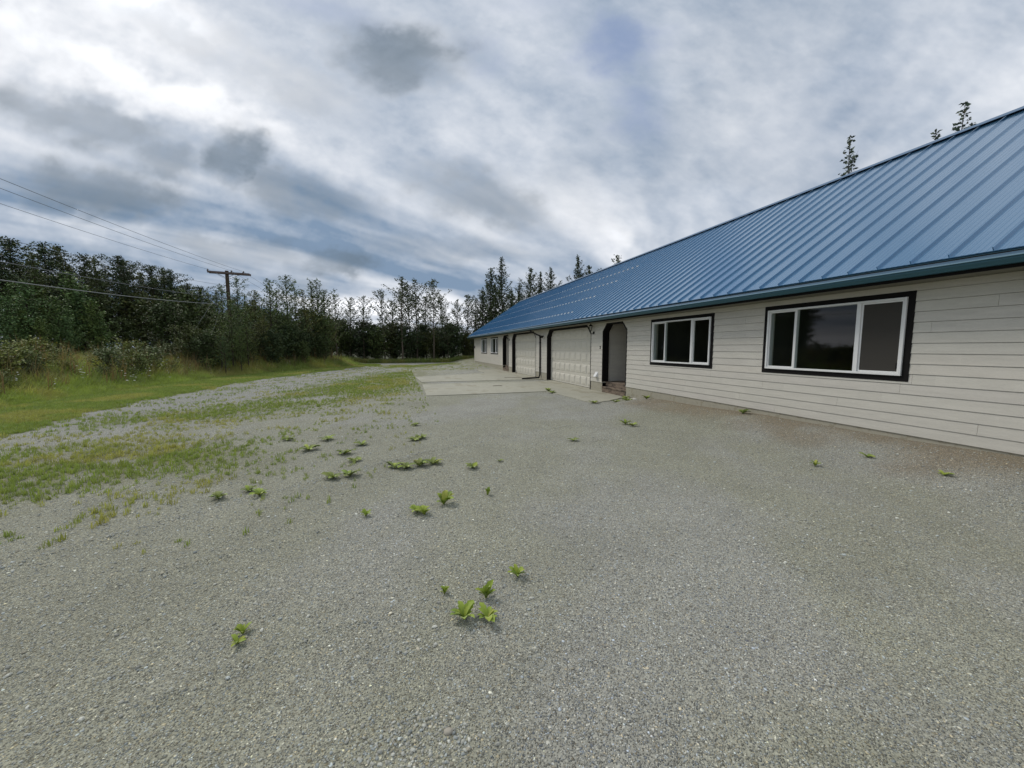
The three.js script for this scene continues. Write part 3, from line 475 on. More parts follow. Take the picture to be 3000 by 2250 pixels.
{ // wall lanterns, house number, dryer vent, flood lamp, small meter box
  const make = () => {
    const l = new THREE.Group();
    const plate = new THREE.CylinderGeometry(0.055, 0.06, 0.02, 8); plate.rotateZ(Math.PI / 2); mesh('backplate', plate.translate(-0.03, -0.08, 0), M.bronze, l);
    mesh('arm', tube([[-0.03, -0.08, 0], [-0.09, -0.12, 0], [-0.14, -0.09, 0], [-0.16, 0.02, 0]], 0.011), M.bronze, l);
    const glass = new THREE.CylinderGeometry(0.068, 0.042, 0.15, 6, 1, true); mesh('lantern_glass', glass.translate(-0.16, 0.10, 0), M.lampGlass, l);
    const bars = []; for (let k = 0; k < 6; k++) { const a = k / 6 * 6.283 + 0.52; bars.push(bar([-0.16 + 0.044 * Math.cos(a), 0.02, 0.044 * Math.sin(a)], [-0.16 + 0.071 * Math.cos(a), 0.18, 0.071 * Math.sin(a)], 0.006, 0.006, 5)); }
    mesh('cage', plain(bars), M.bronze, l);
    mesh('cap', new THREE.LatheGeometry([[0.088, 0.175], [0.085, 0.185], [0.05, 0.22], [0.02, 0.235], [0.014, 0.26], [0.02, 0.27], [0.006, 0.295], [0, 0.30]].map(([a, b]) => new THREE.Vector2(a, b)), 6).translate(-0.16, 0, 0), M.bronze, l);
    mesh('base', new THREE.LatheGeometry([[0, -0.03], [0.012, -0.025], [0.03, 0], [0.048, 0.02], [0.0, 0.022]].map(([a, b]) => new THREE.Vector2(a, b)), 6).translate(-0.16, 0, 0), M.bronze, l);
    return l;
  };
  const l0 = make();
  [[-13.38, 2.30], [-25.2, 2.27], [-2.66, 2.40]].forEach(([z, y], i) => { const l = i ? l0.clone() : l0; l.name = 'wall_lantern'; l.position.set(-0.0, y, z + HZ); house.add(l); });
  const fl = group('flood_lamp', house, 0, 2.22, -18.72 + HZ); mesh('mount', box(-0.05, -0.012, -0.05, 0.05, -0.05, 0.05), M.white, fl);
  for (const s of [-1, 1]) { const g = new THREE.CylinderGeometry(0.055, 0.04, 0.12, 12); g.rotateZ(Math.PI / 2 + 0.5).rotateY(s * 0.5); mesh('lamp_head', g.translate(-0.12, 0.0, s * 0.08), M.bronze, fl); }
  const font = await new FontLoader().loadAsync('fonts/droid/droid_serif_bold.typeface.json');
  const num = new TextGeometry('2', { font, size: 0.10, depth: 0.012, curveSegments: 5, bevelEnabled: false }); num.rotateY(-Math.PI / 2);
  const nm = mesh('house_number', num, M.black, house); nm.position.set(-0.016, 1.615, -12.87 - 0.035 + HZ);
  const vent = group('dryer_vent', house, 0, 0.62, -13.1 + HZ);
  mesh('hood', extrudeZ([[-0.012, 0.11], [-0.02, 0.11], [-0.115, -0.05], [-0.115, -0.065], [-0.012, -0.065]], -0.085, 0.085), M.white, vent);
  mesh('flange', box(-0.022, -0.012, -0.085, 0.125, -0.10, 0.10), M.white, vent);
  mesh('meter_box', box(-0.09, -0.012, 1.62, 1.80, -37.75 + HZ, -37.62 + HZ), M.bronze, house);
}

// ------------------------------------------------------------------ trees
const V3 = THREE.Vector3, Y = new V3(0, 1, 0);
function leafMesh(list, fold = 0.25) {                    // list: [x, y, z, dir(V3), normal(V3), length, width, r, g, b]; a kite of four faces folded along its rib
  const n = list.length, P = new Float32Array(n * 12), C = new Float32Array(n * 12), I = new Uint32Array(n * 6), s = new V3();
  list.forEach(([x, y, z, d, nn, L, w, r, g, b], i) => {
    s.crossVectors(d, nn).normalize(); const o = i * 12, h = fold * w;
    P[o] = x; P[o + 1] = y; P[o + 2] = z; P[o + 3] = x + d.x * L * 0.42 + s.x * w + nn.x * h; P[o + 4] = y + d.y * L * 0.42 + s.y * w + nn.y * h; P[o + 5] = z + d.z * L * 0.42 + s.z * w + nn.z * h;
    P[o + 6] = x + d.x * L; P[o + 7] = y + d.y * L; P[o + 8] = z + d.z * L; P[o + 9] = x + d.x * L * 0.42 - s.x * w + nn.x * h; P[o + 10] = y + d.y * L * 0.42 - s.y * w + nn.y * h; P[o + 11] = z + d.z * L * 0.42 - s.z * w + nn.z * h;
    for (let k = 0; k < 4; k++) { C[o + 3 * k] = r; C[o + 3 * k + 1] = g; C[o + 3 * k + 2] = b; }
    const q = i * 4; I.set([q, q + 1, q + 2, q, q + 2, q + 3], i * 6);
  });
  const g = new THREE.BufferGeometry(); g.setAttribute('position', new THREE.BufferAttribute(P, 3)); g.setAttribute('color', new THREE.BufferAttribute(C, 3)); g.setIndex(new THREE.BufferAttribute(I, 1));
  const f = g.toNonIndexed(); f.computeVertexNormals(); return f;
}
const rdir = (R) => { const z = 2 * R() - 1, a = R() * 6.2832, q = Math.sqrt(1 - z * z); return new V3(q * Math.cos(a), z, q * Math.sin(a)); };
function limb(pts, r0, r1, seg = 5) {                     // tapered limb through the points
  const out = []; for (let i = 0; i < pts.length - 1; i++) { const t0 = i / (pts.length - 1), t1 = (i + 1) / (pts.length - 1); out.push(bar(pts[i], pts[i + 1], mix(r0, r1, t0), mix(r0, r1, t1), seg)); } return out;
}
// one tree kind: H height, base crown height, half width profile, branch rise, leaf size and number
function treeParts(o) {
  const R = rng(o.seed), wood = [], leaves = [], H = o.H, lean = [(R() - 0.5) * 0.05 * H, (R() - 0.5) * 0.05 * H];
  const trunkAt = (t) => [lean[0] * t * t + 0.02 * H * (fbm(t * 3 + o.seed, 1, 2) - 0.5), t * H, lean[1] * t * t + 0.02 * H * (fbm(t * 3 + o.seed, 9, 2) - 0.5)];
  const tp = []; for (let k = 0; k <= 8; k++) tp.push(trunkAt(k / 8)); tp[0][1] = -0.25; wood.push(...limb(tp, o.r || 0.011 * H, 0.008, 7));
  const tone = (sh) => { const k = (0.72 + 0.56 * R()) * sh, y = R() < (o.yellow || 0.05) ? 1.5 : 1, c = o.color; return [c[0] * k * y, c[1] * k * (y > 1 ? 1.15 : 1), c[2] * k]; };
  const leaf = (x, y, z) => {
    const d = rdir(R); d.y = d.y * 0.6 - (o.droop || 0.15); d.normalize(); const n = rdir(R); n.y = Math.abs(n.y) + 0.25; n.addScaledVector(d, -n.dot(d)); if (n.lengthSq() < 1e-3) n.set(d.z, 0, -d.x); n.normalize();
    const L = o.leaf * (0.7 + 0.6 * R()); leaves.push([x, y, z, d, n, L, L * o.wide, ...tone(1)]);
  };
  for (let i = 0; i < o.branches; i++) {
    const t = o.base + (1 - o.base) * Math.pow((i + R()) / o.branches, o.lift || 0.9), b = trunkAt(Math.min(0.995, t)), a = i * 2.399 + R() * 0.9, w = o.width * H * o.profile((t - o.base) / (1 - o.base)) * (o.vary ? 0.35 + o.vary * R() * (0.4 + 0.6 * R()) : 0.62 + 0.65 * R());
    const rise = o.rise * (0.75 + 0.5 * R()), n = 5, pts = [b];
    for (let k = 1; k <= n; k++) { const u = k / n; pts.push([b[0] + Math.cos(a + 0.25 * (R() - 0.5)) * w * u, b[1] + w * rise * (u - (o.sag || 0) * u * u), b[2] + Math.sin(a + 0.25 * (R() - 0.5)) * w * u]); }
    if (!o.bare || R() > o.bare) { wood.push(...limb([pts[0], pts[2], pts[5]], Math.max(0.006, 0.012 * w + 0.004), 0.003, 3)); }
    const m = Math.round(o.density * w * (0.6 + 0.8 * R()) + 3);
    for (let k = 0; k < m; k++) {
      const u = Math.pow(R(), 0.75) * n, j = Math.min(n - 1, Math.floor(u)), f = u - j, p = pts[j], q = pts[j + 1], sp = o.spread * (0.5 + w * 0.35);
      leaf(mix(p[0], q[0], f) + (R() + R() - 1) * sp, mix(p[1], q[1], f) + (R() + R() - 1) * sp * 0.9, mix(p[2], q[2], f) + (R() + R() - 1) * sp);
    }
  }
  for (let k = 0; k < (o.topLeaves || 14); k++) { const t = 0.86 + 0.14 * R(), b = trunkAt(t); leaf(b[0] + (R() - 0.5) * 0.12, b[1], b[2] + (R() - 0.5) * 0.12); }
  return { wood: plain(wood), crown: leafMesh(leaves), H };
}
const birchy = (t) => Math.max(0.10, Math.min(1, 0.5 + 1.6 * t) * Math.pow(1 - t, 0.5));
const spire = (t) => Math.max(0.05, Math.min(1, 0.55 + t * 2.2) * Math.pow(1 - t, 0.75) + 0.03);
const round = (t) => Math.max(0.08, Math.pow(Math.sin(Math.PI * Math.min(1, 0.18 + 0.80 * t)), 0.7));
const poplarSpec = (seed, more) => treeParts({ seed, H: 7, base: 0.16, width: 0.20, branches: 74, profile: spire, rise: 1.15, density: 46, spread: 0.17, leaf: 0.105, wide: 0.36, vary: 1.35, color: [0.098, 0.145, 0.040], ...more });
const POPLAR = [poplarSpec(11), poplarSpec(12, { width: 0.20, branches: 60, profile: birchy, color: [0.085, 0.135, 0.050] }), poplarSpec(13, { width: 0.24, rise: 0.85, profile: birchy }), poplarSpec(14, { branches: 58, density: 38, width: 0.20, color: [0.115, 0.155, 0.040] }), poplarSpec(15, { color: [0.135, 0.150, 0.042], yellow: 0.1 })];
const SAPLING = [16, 17, 18].map((s, i) => poplarSpec(s, { H: 5, base: 0.08, width: 0.24, branches: 78, density: 60, leaf: 0.11, spread: 0.18, color: [[0.120, 0.190, 0.058], [0.105, 0.175, 0.062], [0.140, 0.195, 0.054]][i] }));
const OPEN = [21, 22, 23, 24].map((s, i) => poplarSpec(s, { H: 9, base: [0.34, 0.4, 0.3, 0.36][i], width: 0.17, branches: 44, density: 34, spread: 0.18, leaf: 0.15, vary: 1.7, rise: 1.3, color: [0.085, 0.108, 0.048], r: 0.075 }));
const DENSE = [31, 32, 33].map((s, i) => poplarSpec(s, { H: 9, base: 0.12, width: [0.19, 0.17, 0.21][i], branches: 100, density: 64, leaf: 0.125, spread: 0.17, rise: 1.2, color: [0.062, 0.088, 0.034] }));
const BIRCH = [41, 42, 43, 44].map((s, i) => treeParts({ seed: s, H: 9, base: [0.22, 0.3, 0.16, 0.26][i], width: [0.19, 0.15, 0.21, 0.17][i], branches: 110, vary: 1.5, profile: [round, spire, birchy, birchy][i], rise: 1.1, sag: 0.5, density: 50, spread: 0.24, leaf: 0.12, wide: 0.4, color: [[0.055, 0.082, 0.028], [0.075, 0.100, 0.030], [0.048, 0.076, 0.032], [0.085, 0.100, 0.032]][i], droop: 0.3, r: 0.10 }));
const SHRUB = [51, 52, 53, 54].map((s, i) => treeParts({ seed: s, H: 3, base: 0.03, width: 0.36, branches: 70, profile: round, rise: 0.9, density: 50, spread: 0.22, leaf: 0.12, wide: 0.36, color: [[0.058, 0.086, 0.028], [0.078, 0.110, 0.032], [0.050, 0.078, 0.030], [0.088, 0.108, 0.032]][i], r: 0.03 }));
const BUSH = [61, 62, 63].map((s, i) => treeParts({ seed: s, H: 1.1, base: 0.02, width: 0.5, branches: 40, profile: round, rise: 1.1, density: 55, spread: 0.14, leaf: 0.075, wide: 0.34, color: [[0.15, 0.19, 0.055], [0.18, 0.205, 0.05], [0.115, 0.15, 0.055]][i], r: 0.012 }));
const BIGLEAF = [71, 72].map((s) => treeParts({ seed: s, H: 11, base: 0.3, width: 0.075, branches: 52, profile: spire, rise: 2.2, density: 11, spread: 0.09, leaf: 0.14, wide: 0.36, color: [0.11, 0.14, 0.09], r: 0.07, topLeaves: 26 }));
const treeCount = {};
function plant(name, label, category, grp, P, x, z, H, turn, barkMat = M.bark, sx = 1, thin = false) {
  const g = group(name, scene, x, groundY(x, z), z), s = H / P.H; g.rotation.y = turn; g.scale.set(s * sx, s, s * sx);
  mesh(category === 'shrub' ? 'stem' : 'trunk', P.wood, barkMat, g); mesh('crown', P.crown, thin ? M.leafThin : M.leaf, g); tag(g, label, category, grp); return g;
}
const RT = rng(404);
const top = (px, py, z) => { const p = atZ(px, py, z); return [p.x, z, p.y - groundY(p.x, z)]; };
{ // woods behind the weeds: tall dark birches
  const L = ['dark birch with rounded crown in the woods behind the weedy bank', 'dark birch with narrow pointed crown in the woods behind the weedy bank', 'dark birch branched almost to the ground in the woods behind the bank', 'dark birch with slim crown in the woods behind the weedy bank'], Gp = 'birches of the woods';
  const W = [[28, 705, -29], [95, 740, -27], [136, 718, -31], [165, 724, -33], [244, 750, -35], [275, 756, -33], [342, 750, -36], [373, 765, -38], [443, 781, -39], [475, 784, -41], [503, 791, -40], [554, 832, -43], [585, 842, -42], [633, 850, -44], [-60, 700, -28], [-150, 690, -26],
    [60, 770, -36], [200, 775, -40], [310, 785, -44], [410, 800, -47], [530, 840, -50], [610, 860, -52], [0, 760, -40], [110, 790, -46], [250, 800, -50], [360, 805, -55], [460, 820, -58], [680, 870, -56], [740, 880, -58], [-100, 740, -36], [-240, 700, -30]];
  W.forEach(([px, py, z], i) => { const [x, zz, H] = top(px, py, z); plant('birch_tree', L[i % 4], 'tree', Gp + [' with round tops', ' with narrow tops', ' with low branches', ' with slim crowns'][i % 4], BIRCH[i % 4], x, zz, H, RT() * 6.28, M.birch, 0.95 + 0.35 * RT()); });
  // undergrowth that closes the woods
  const U = 'dark leafy undergrowth shrub below the birches of the woods';
  for (let i = 0; i < 46; i++) { const t = i / 46, z = -32 - 24 * ((i * 0.618) % 1), x = bermEdge(Math.max(z, -42)) - 8.0 - 20 * t * (0.4 + 0.6 * RT()) + (z < -36 ? 4 : 0); plant('undergrowth_shrub', U, 'shrub', 'undergrowth of the woods', SHRUB[i % 4], x, z, 2.6 + 2.2 * RT(), RT() * 6.28); }
}
{ // bright saplings in front of the woods, on the bank
  const L = 'bright green leafy sapling standing on the weedy bank before the dark woods', S = [[20, 830, -26], [70, 822, -25], [118, 838, -27], [165, 870, -26], [15, 870, -24], [60, 900, -24.5], [205, 800, -28.5], [232, 850, -28], [262, 880, -27.5], [290, 920, -27.5], [190, 930, -25.5], [110, 930, -24.5], [150, 950, -25], [-60, 820, -25]];
  S.forEach(([px, py, z], i) => { const [x, zz, H] = top(px, py, z); plant('green_sapling', L, 'tree', 'saplings on the bank', SAPLING[i % 3], x, zz, H, RT() * 6.28, M.bark, 1.25, false); });
}
{ // row of young poplars round the utility pole, along the lawn
  const L = 'young poplar in the thicket beside the utility pole', S = [[646, 834, -33], [690, 815, -29.5], [672, 880, -27.5], [715, 860, -31], [745, 850, -33.5], [787, 819, -32.5], [812, 850, -34], [836, 809, -34], [862, 845, -36], [890, 850, -35.5], [912, 838, -37], [924, 821, -37.5], [948, 850, -37], [720, 930, -28.5], [770, 925, -31], [830, 920, -33], [885, 930, -35], [940, 925, -36.5], [640, 920, -26.5], [965, 905, -38], [700, 955, -27], [655, 985, -25.8]];
  S.forEach(([px, py, z], i) => { const [x, zz, H] = top(px, py, z); plant('young_poplar', L, 'tree', 'poplars beside the pole', POPLAR[i % 5], x, zz, H, RT() * 6.28, M.bark, 1.0 + 0.35 * RT()); });
  const U = 'low dark shrub filling the foot of the poplar thicket';
  for (let i = 0; i < 26; i++) { const t = (i + 0.5) / 26, z = -26 - 12.5 * t, x = bermEdge(z) - 0.9 - 2.2 * RT(); plant('thicket_shrub', U, 'shrub', 'shrubs at the foot of the thicket', SHRUB[(i * 3) % 4], x, z, 1.3 + 1.6 * RT(), RT() * 6.28); }
}
{ // trees beyond the far road
  const L = 'slender open-crowned poplar rising from the scrub beyond the far road', S = [[981, 864, -44, 0], [1020, 872, -47, 3], [1061, 868, -46, 1], [1122, 849, -46, 2], [1175, 813, -45, 0], [1195, 832, -48, 3], [1218, 818, -47, 1], [1267, 816, -45.5, 2], [1150, 880, -50, 1], [1245, 870, -50, 0], [1296, 862, -49, 3], [1312, 926, -46, 2], [1340, 879, -48, 1], [1370, 864, -49, 2], [1392, 877, -47, 0]];
  S.forEach(([px, py, z, k], i) => { const [x, zz, H] = top(px, py, z); plant('slender_poplar', L, 'tree', 'poplars beyond the far road', OPEN[k], x, zz, H, RT() * 6.28, M.birch, 1.15 + 0.2 * RT()); });
  const D = 'dense conical poplar beyond the far gable end of the house', Q = [[1435, 787, -46, 0], [1472, 756, -47, 1], [1412, 850, -48, 2], [1450, 830, -49, 1], [1500, 850, -50, 2], [1520, 830, -54, 0]];
  Q.forEach(([px, py, z, k]) => { const [x, zz, H] = top(px, py, z); plant('conical_poplar', D, 'tree', 'poplars at the far gable', DENSE[k], x, zz, H, RT() * 6.28, M.bark, 1.1); });
  const E = 'dark poplar top showing above the metal roof ridge', B = [[1553, 786, -58, 2], [1582, 798, -58, 1], [1613, 788, -57, 0], [1694, 749, -46, 1], [1728, 778, -45, 2], [1808, 751, -40, 3]];
  B.forEach(([px, py, z, k]) => { const [x, zz, H] = top(px, py, z); plant('rear_poplar', E, 'tree', 'poplars behind the house', k === 3 ? OPEN[0] : DENSE[k], x, zz, H, RT() * 6.28, M.bark, 1.0); });
  const U = 'dark leafy scrub bush lining the far side of the road';
  for (let i = 0; i < 44; i++) { const t = (i + 0.5) / 44, z = -45.5 - 7 * ((i * 0.618) % 1) - 4 * Math.max(0, t - 0.5), x = -10 + 25 * t + RT(); plant('roadside_scrub', U, 'shrub', 'scrub beyond the road', SHRUB[i % 4], x, z, 2.6 + 1.9 * RT(), RT() * 6.28, M.bark, 1.15); }
  // three young cottonwoods just behind the house
  const C = [[2510, 390, -12.6], [2480, 462, -13.0], [2805, 302, -9.6], [2766, 380, -10.2], [2867, 356, -9.2]];
  C.forEach(([px, py, z], i) => { const [x, zz, H] = top(px, py, z); plant('young_cottonwood', 'large-leaved young cottonwood whose tip shows over the near roof ridge', 'tree', 'cottonwoods behind the near roof', BIGLEAF[i % 2], x, zz, H, 1 + i * 1.7, M.bark, 1); });
}
{ // leafy bushes among the weeds at the left
  const L = 'low leafy bush among the tall weeds of the bank';
  for (let i = 0; i < 62; i++) { const z = -12 - 17 * ((i * 0.618) % 1), x = bermEdge(z) - 0.4 - 3.6 * RT(); plant('weed_bush', L, 'shrub', 'bushes in the weeds', BUSH[i % 3], x, z, 0.5 + 0.75 * RT(), RT() * 6.28, M.bark, 1.1); }
}

// ------------------------------------------------------------------ utility pole, wires, guys
const PX = -11.1, PZ = -31, PTOP = EYE + 5.2;
{
  const p = group('utility_pole', scene, PX, groundY(PX, PZ), PZ), h = PTOP - groundY(PX, PZ); tag(p, 'weathered wooden utility pole with crossarm and insulators behind the thicket', 'utility pole');
  mesh('shaft', bar([0.0, -0.4, 0], [0, h, 0], 0.14, 0.105, 14), M.pole, p);
  for (const s of [-1, 1]) mesh('crossarm', box(-1.22, 1.22, h - 0.22, h - 0.10, s * 0.135 - 0.045, s * 0.135 + 0.045).rotateZ(-0.025), M.arm, p);
  for (const s of [-1, 1]) mesh('brace', bar([s * 0.55, h - 0.21, 0.19], [s * 0.09, h - 0.46, 0.12], 0.018, 0.018, 4), M.steel, p);
  mesh('brace', bar([0.66, h - 0.21, -0.19], [0.09, h - 0.50, -0.12], 0.018, 0.018, 4), M.steel, p);
  for (const x of [-1.1, 0.27, 0.97]) for (const s of [-1, 1]) mesh('insulator', new THREE.LatheGeometry([[0.014, 0], [0.014, 0.04], [0.05, 0.045], [0.052, 0.07], [0.03, 0.085], [0.036, 0.11], [0.022, 0.13], [0, 0.132]].map(([a, b]) => new THREE.Vector2(a, b)), 10).translate(x + s * 0.06, h - 0.10 - 0.025 * x, s * 0.135), M.insulator, p);
  mesh('neutral_bracket', bar([0, h - 0.98, 0], [-0.17, h - 0.98, 0.05], 0.02, 0.02, 5), M.steel, p);
  const wire = (label, dx, y, z0, z1, sag, r, mat) => {
    const pts = []; for (let k = 0; k <= 40; k++) { const t = k / 40; pts.push(new V3(0, -4 * sag * t * (1 - t), (z1 - z0) * t)); }
    const m = mesh('power_line', new THREE.TubeGeometry(new THREE.CatmullRomCurve3(pts), 80, r, 5), mat); m.position.set(PX + dx, y, z0); tag(m, label, 'power line', 'overhead lines on the pole');
  };
  const a = PTOP - 0.22 + 0.14 + 0.1;
  for (const [dx, nm] of [[-1.1, 'outer'], [0.27, 'middle'], [0.97, 'inner']]) for (const [e, d] of [[16, 'towards the near end of the lane'], [-84, 'on beyond the pole over the thicket']]) wire(`thin dark ${nm} wire on the crossarm running ${d}`, dx, a - 0.025 * dx, PZ, e, e > 0 ? 0.75 : 0.9, 0.0075, M.wire);
  for (const e of [16, -84]) wire(e > 0 ? 'thin dark wire from the pole below the crossarm across the sky' : 'thin dark wire leaving the pole below the crossarm behind the thicket', -0.17, PTOP - 0.98, PZ, e, 1.1, 0.007, M.wire);
  wire('thick grey communication cable crossing before the dark woods', 0.0, EYE + 2.95, PZ, 16, 1.1, 0.017, M.cable);
  wire('second slimmer cable above the grey communication cable', 0.0, EYE + 3.35, PZ, 16, 0.95, 0.014, M.wire);
  const guy = (label, ax, az, y) => { const b = [ax, groundY(ax, az), az], g = group('guy_wire', scene, ax, groundY(ax, az), az), d = [PX - ax, y - b[1], PZ - az]; mesh('strand', bar([0, -0.2, 0], d, 0.008, 0.008, 5), M.cable, g); mesh('guard', bar([0, 0.02, 0], d.map((v) => v * 0.36), 0.035, 0.03, 7), M.guard, g); tag(g, label, 'guy wire'); };
  guy('guy wire with a pale yellow guard slanting up towards the pole', PX - 0.1, PZ + 4.6, 5.8); guy('guy wire with a pale guard deeper in front of the dark woods', PX - 2.6, PZ + 2.0, 6.3);
}

for (let i = 0; i < 6; i++) { const p = atZ(452 + i * 12, 1030, -34 - i * 0.3), h = 1.0 + 0.25 * hash(i, 3), m = mesh('post_stub', bar([0, -0.2, 0], [0.04 * (hash(i, 5) - 0.5), h + 0.5, 0], 0.06, 0.05, 7), M.birch); m.position.set(p.x, groundY(p.x, p.z), p.z); tag(m, 'weathered pale post stub standing before the dark woods', 'post', 'post stubs before the woods'); }
// ------------------------------------------------------------------ grass and weeds
function tuft(seed, n, h, spread, lean, w) {
  const R = rng(seed), P = [], I = []; let k = 0;
  for (let i = 0; i < n; i++) {
    const a = R() * 6.283, b = R() * 6.283, r = spread * Math.sqrt(R()), x = r * Math.cos(a), z = r * Math.sin(a), H = h * (0.55 + 0.6 * R()), l = lean * (0.3 + R()) * H, dx = Math.cos(b), dz = Math.sin(b), sx = -dz * w, sz = dx * w;
    P.push(x - sx, 0, z - sz, x + sx, 0, z + sz, x + dx * l * 0.35 - sx * 0.8, H * 0.6, z + dz * l * 0.35 - sz * 0.8, x + dx * l * 0.35 + sx * 0.8, H * 0.6, z + dz * l * 0.35 + sz * 0.8, x + dx * l, H, z + dz * l);
    I.push(k, k + 1, k + 3, k, k + 3, k + 2, k + 2, k + 3, k + 4); k += 5;
  }
  const g = new THREE.BufferGeometry(); g.setAttribute('position', new THREE.Float32BufferAttribute(P, 3)); g.setIndex(I); const f = g.toNonIndexed(); f.computeVertexNormals(); return f;
}
function scatter(name, label, category, geo, items, mat = M.grass) {   // items: [x, z, size, r, g, b]
  const im = new THREE.InstancedMesh(geo, mat, items.length), m = new THREE.Matrix4(), q = new THREE.Quaternion(), s = new V3(), t = new V3(), c = new THREE.Color(), R = rng(items.length + 3);
  items.forEach(([x, z, k, r, g, b], i) => { q.setFromAxisAngle(Y, R() * 6.283); s.set(k * (0.85 + 0.3 * R()), k * (0.75 + 0.5 * R()), k * (0.85 + 0.3 * R())); t.set(x, groundY(x, z) - 0.004, z); im.setMatrixAt(i, m.compose(t, q, s)); im.setColorAt(i, c.setRGB(r, g, b)); });
  im.name = numbered(name); im.castShadow = im.receiveShadow = true; kind(im, 'stuff'); tag(im, label, category); scene.add(im); return im;
}
const green = (R, x, z, dry = 0) => { const t = fbm(x * 0.8 + 4, z * 0.8 + 60, 3), k = 0.75 + 0.5 * R(), y = sstep(0.5, 0.72, t) * 0.6 + dry + 0.25 * R(); return [mix(0.23, 0.46, y) * k, mix(0.33, 0.43, y) * k, mix(0.045, 0.10, y) * k]; };
const noGrass = (x, z) => (x > 0.8 && x < 7.6 && z < -9.9 && z > -28.6) || (x > WX - 0.05 && x < BX + 0.05 && z > Z1 - 0.1);
{
  const R = rng(777), lawn = [], patchy = [], meadow = [], stalk = [], broad = [];
  for (let i = 0; i < 70000; i++) { const z = 3 - 44 * Math.pow(R(), 0.85), e = lawnEdge(z), b = bermEdge(z), x = mix(e + 0.8, b - 0.6, R()); if (R() < grassiness(x, z) * 1.1 - 0.06) lawn.push([x, z, 0.7 + 0.6 * R(), ...green(R, x, z)]); }
  for (let i = 0; i < 170000; i++) { const z = -3.6 - 34 * Math.pow(R(), 1.5), x = -9 + 19 * R(); if (x < lawnEdge(z) || noGrass(x, z) || x > 9) continue; const g = grassiness(x, z), sp = sstep(0.4, -2.4, x + 0.30 * (z + 6)) * sstep(-3.9, -5.4, z + 0.2 * x) * sstep(0.44, 0.66, fbm(x * 2.4 + 40, z * 2.4, 3)); if (R() < g * 0.85 || R() < sp * 0.34) patchy.push([x, z, (0.45 + 0.6 * R()) * (g > 0.4 ? 1 : 0.9), ...green(R, x, z, 0.05)]); }
  for (let i = 0; i < 46000; i++) { const z = 2 - 42 * R(), x = bermEdge(z) + 0.5 - 9 * Math.pow(R(), 1.3); meadow.push([x, z, (0.5 + 0.8 * R()) * sstep(1.2, -1.4, x - bermEdge(z)) + 0.16, ...((c, n, w) => [mix(c[0], 0.34, w) * n, mix(c[1], 0.25, w) * n, mix(c[2], 0.10, w) * n])(green(R, x, z, 0.06), 0.6 + 1.0 * fbm(x * 0.9 + 33, z * 0.9, 3), 0.4 * sstep(0.54, 0.70, fbm(x * 0.55 + 8, z * 0.55 + 40, 3)))]); }
  for (let i = 0; i < 7000; i++) { const x = -6 + 22 * R(), z = -43.6 - 3.5 * R() - Math.max(0, x - 4) * 0.25; meadow.push([x, z, 0.5 + 0.6 * R(), ...green(R, x, z).map((v) => v * 0.7)]); }
  for (let i = 0; i < 1000; i++) { const z = -8 - 30 * R(), x = bermEdge(z) - 0.2 - 5 * R(); stalk.push([x, z, 0.7 + 0.7 * R(), 0.20 + 0.1 * R(), 0.15 + 0.05 * R(), 0.06]); }
  scatter('lawn_grass', 'mown grass strip between the gravel track and the weeds', 'grass', tuft(1, 11, 0.075, 0.07, 0.6, 0.0045), lawn);
  scatter('patchy_grass', 'thin patchy grass and weeds growing through the gravel', 'grass', tuft(2, 9, 0.07, 0.045, 0.75, 0.0045), patchy);
  scatter('meadow_grass', 'tall rough weeds and grass covering the bank', 'weeds', tuft(3, 16, 0.46, 0.17, 0.6, 0.009), meadow);
  scatter('seed_stalks', 'dry brown seed stalks standing in the tall weeds', 'weeds', tuft(4, 7, 0.95, 0.10, 0.25, 0.006), stalk);
  // small pale leaves and flower heads in the weeds
  const fl = []; for (let i = 0; i < 150; i++) { const z = -9 - 26 * R(), x = bermEdge(z) + 0.3 - 4.5 * R(); fl.push([x, z, 0.5 + 0.7 * R(), 0.6, 0.62, 0.56]); }
  const fg = (() => { const RR = rng(6), g = []; for (let k = 0; k < 5; k++) { const a = RR() * 6.28, r = 0.35 * RR(), h = 0.35 + 0.4 * RR(); const d = new THREE.CircleGeometry(0.022 + 0.014 * RR(), 6); d.rotateX(-1.2).rotateY(a).translate(r * Math.cos(a), h, r * Math.sin(a)); g.push(d); } return plain(g); })();
  scatter('flower_heads', 'small pale flower heads dotted through the weeds', 'flowers', fg, fl);
}
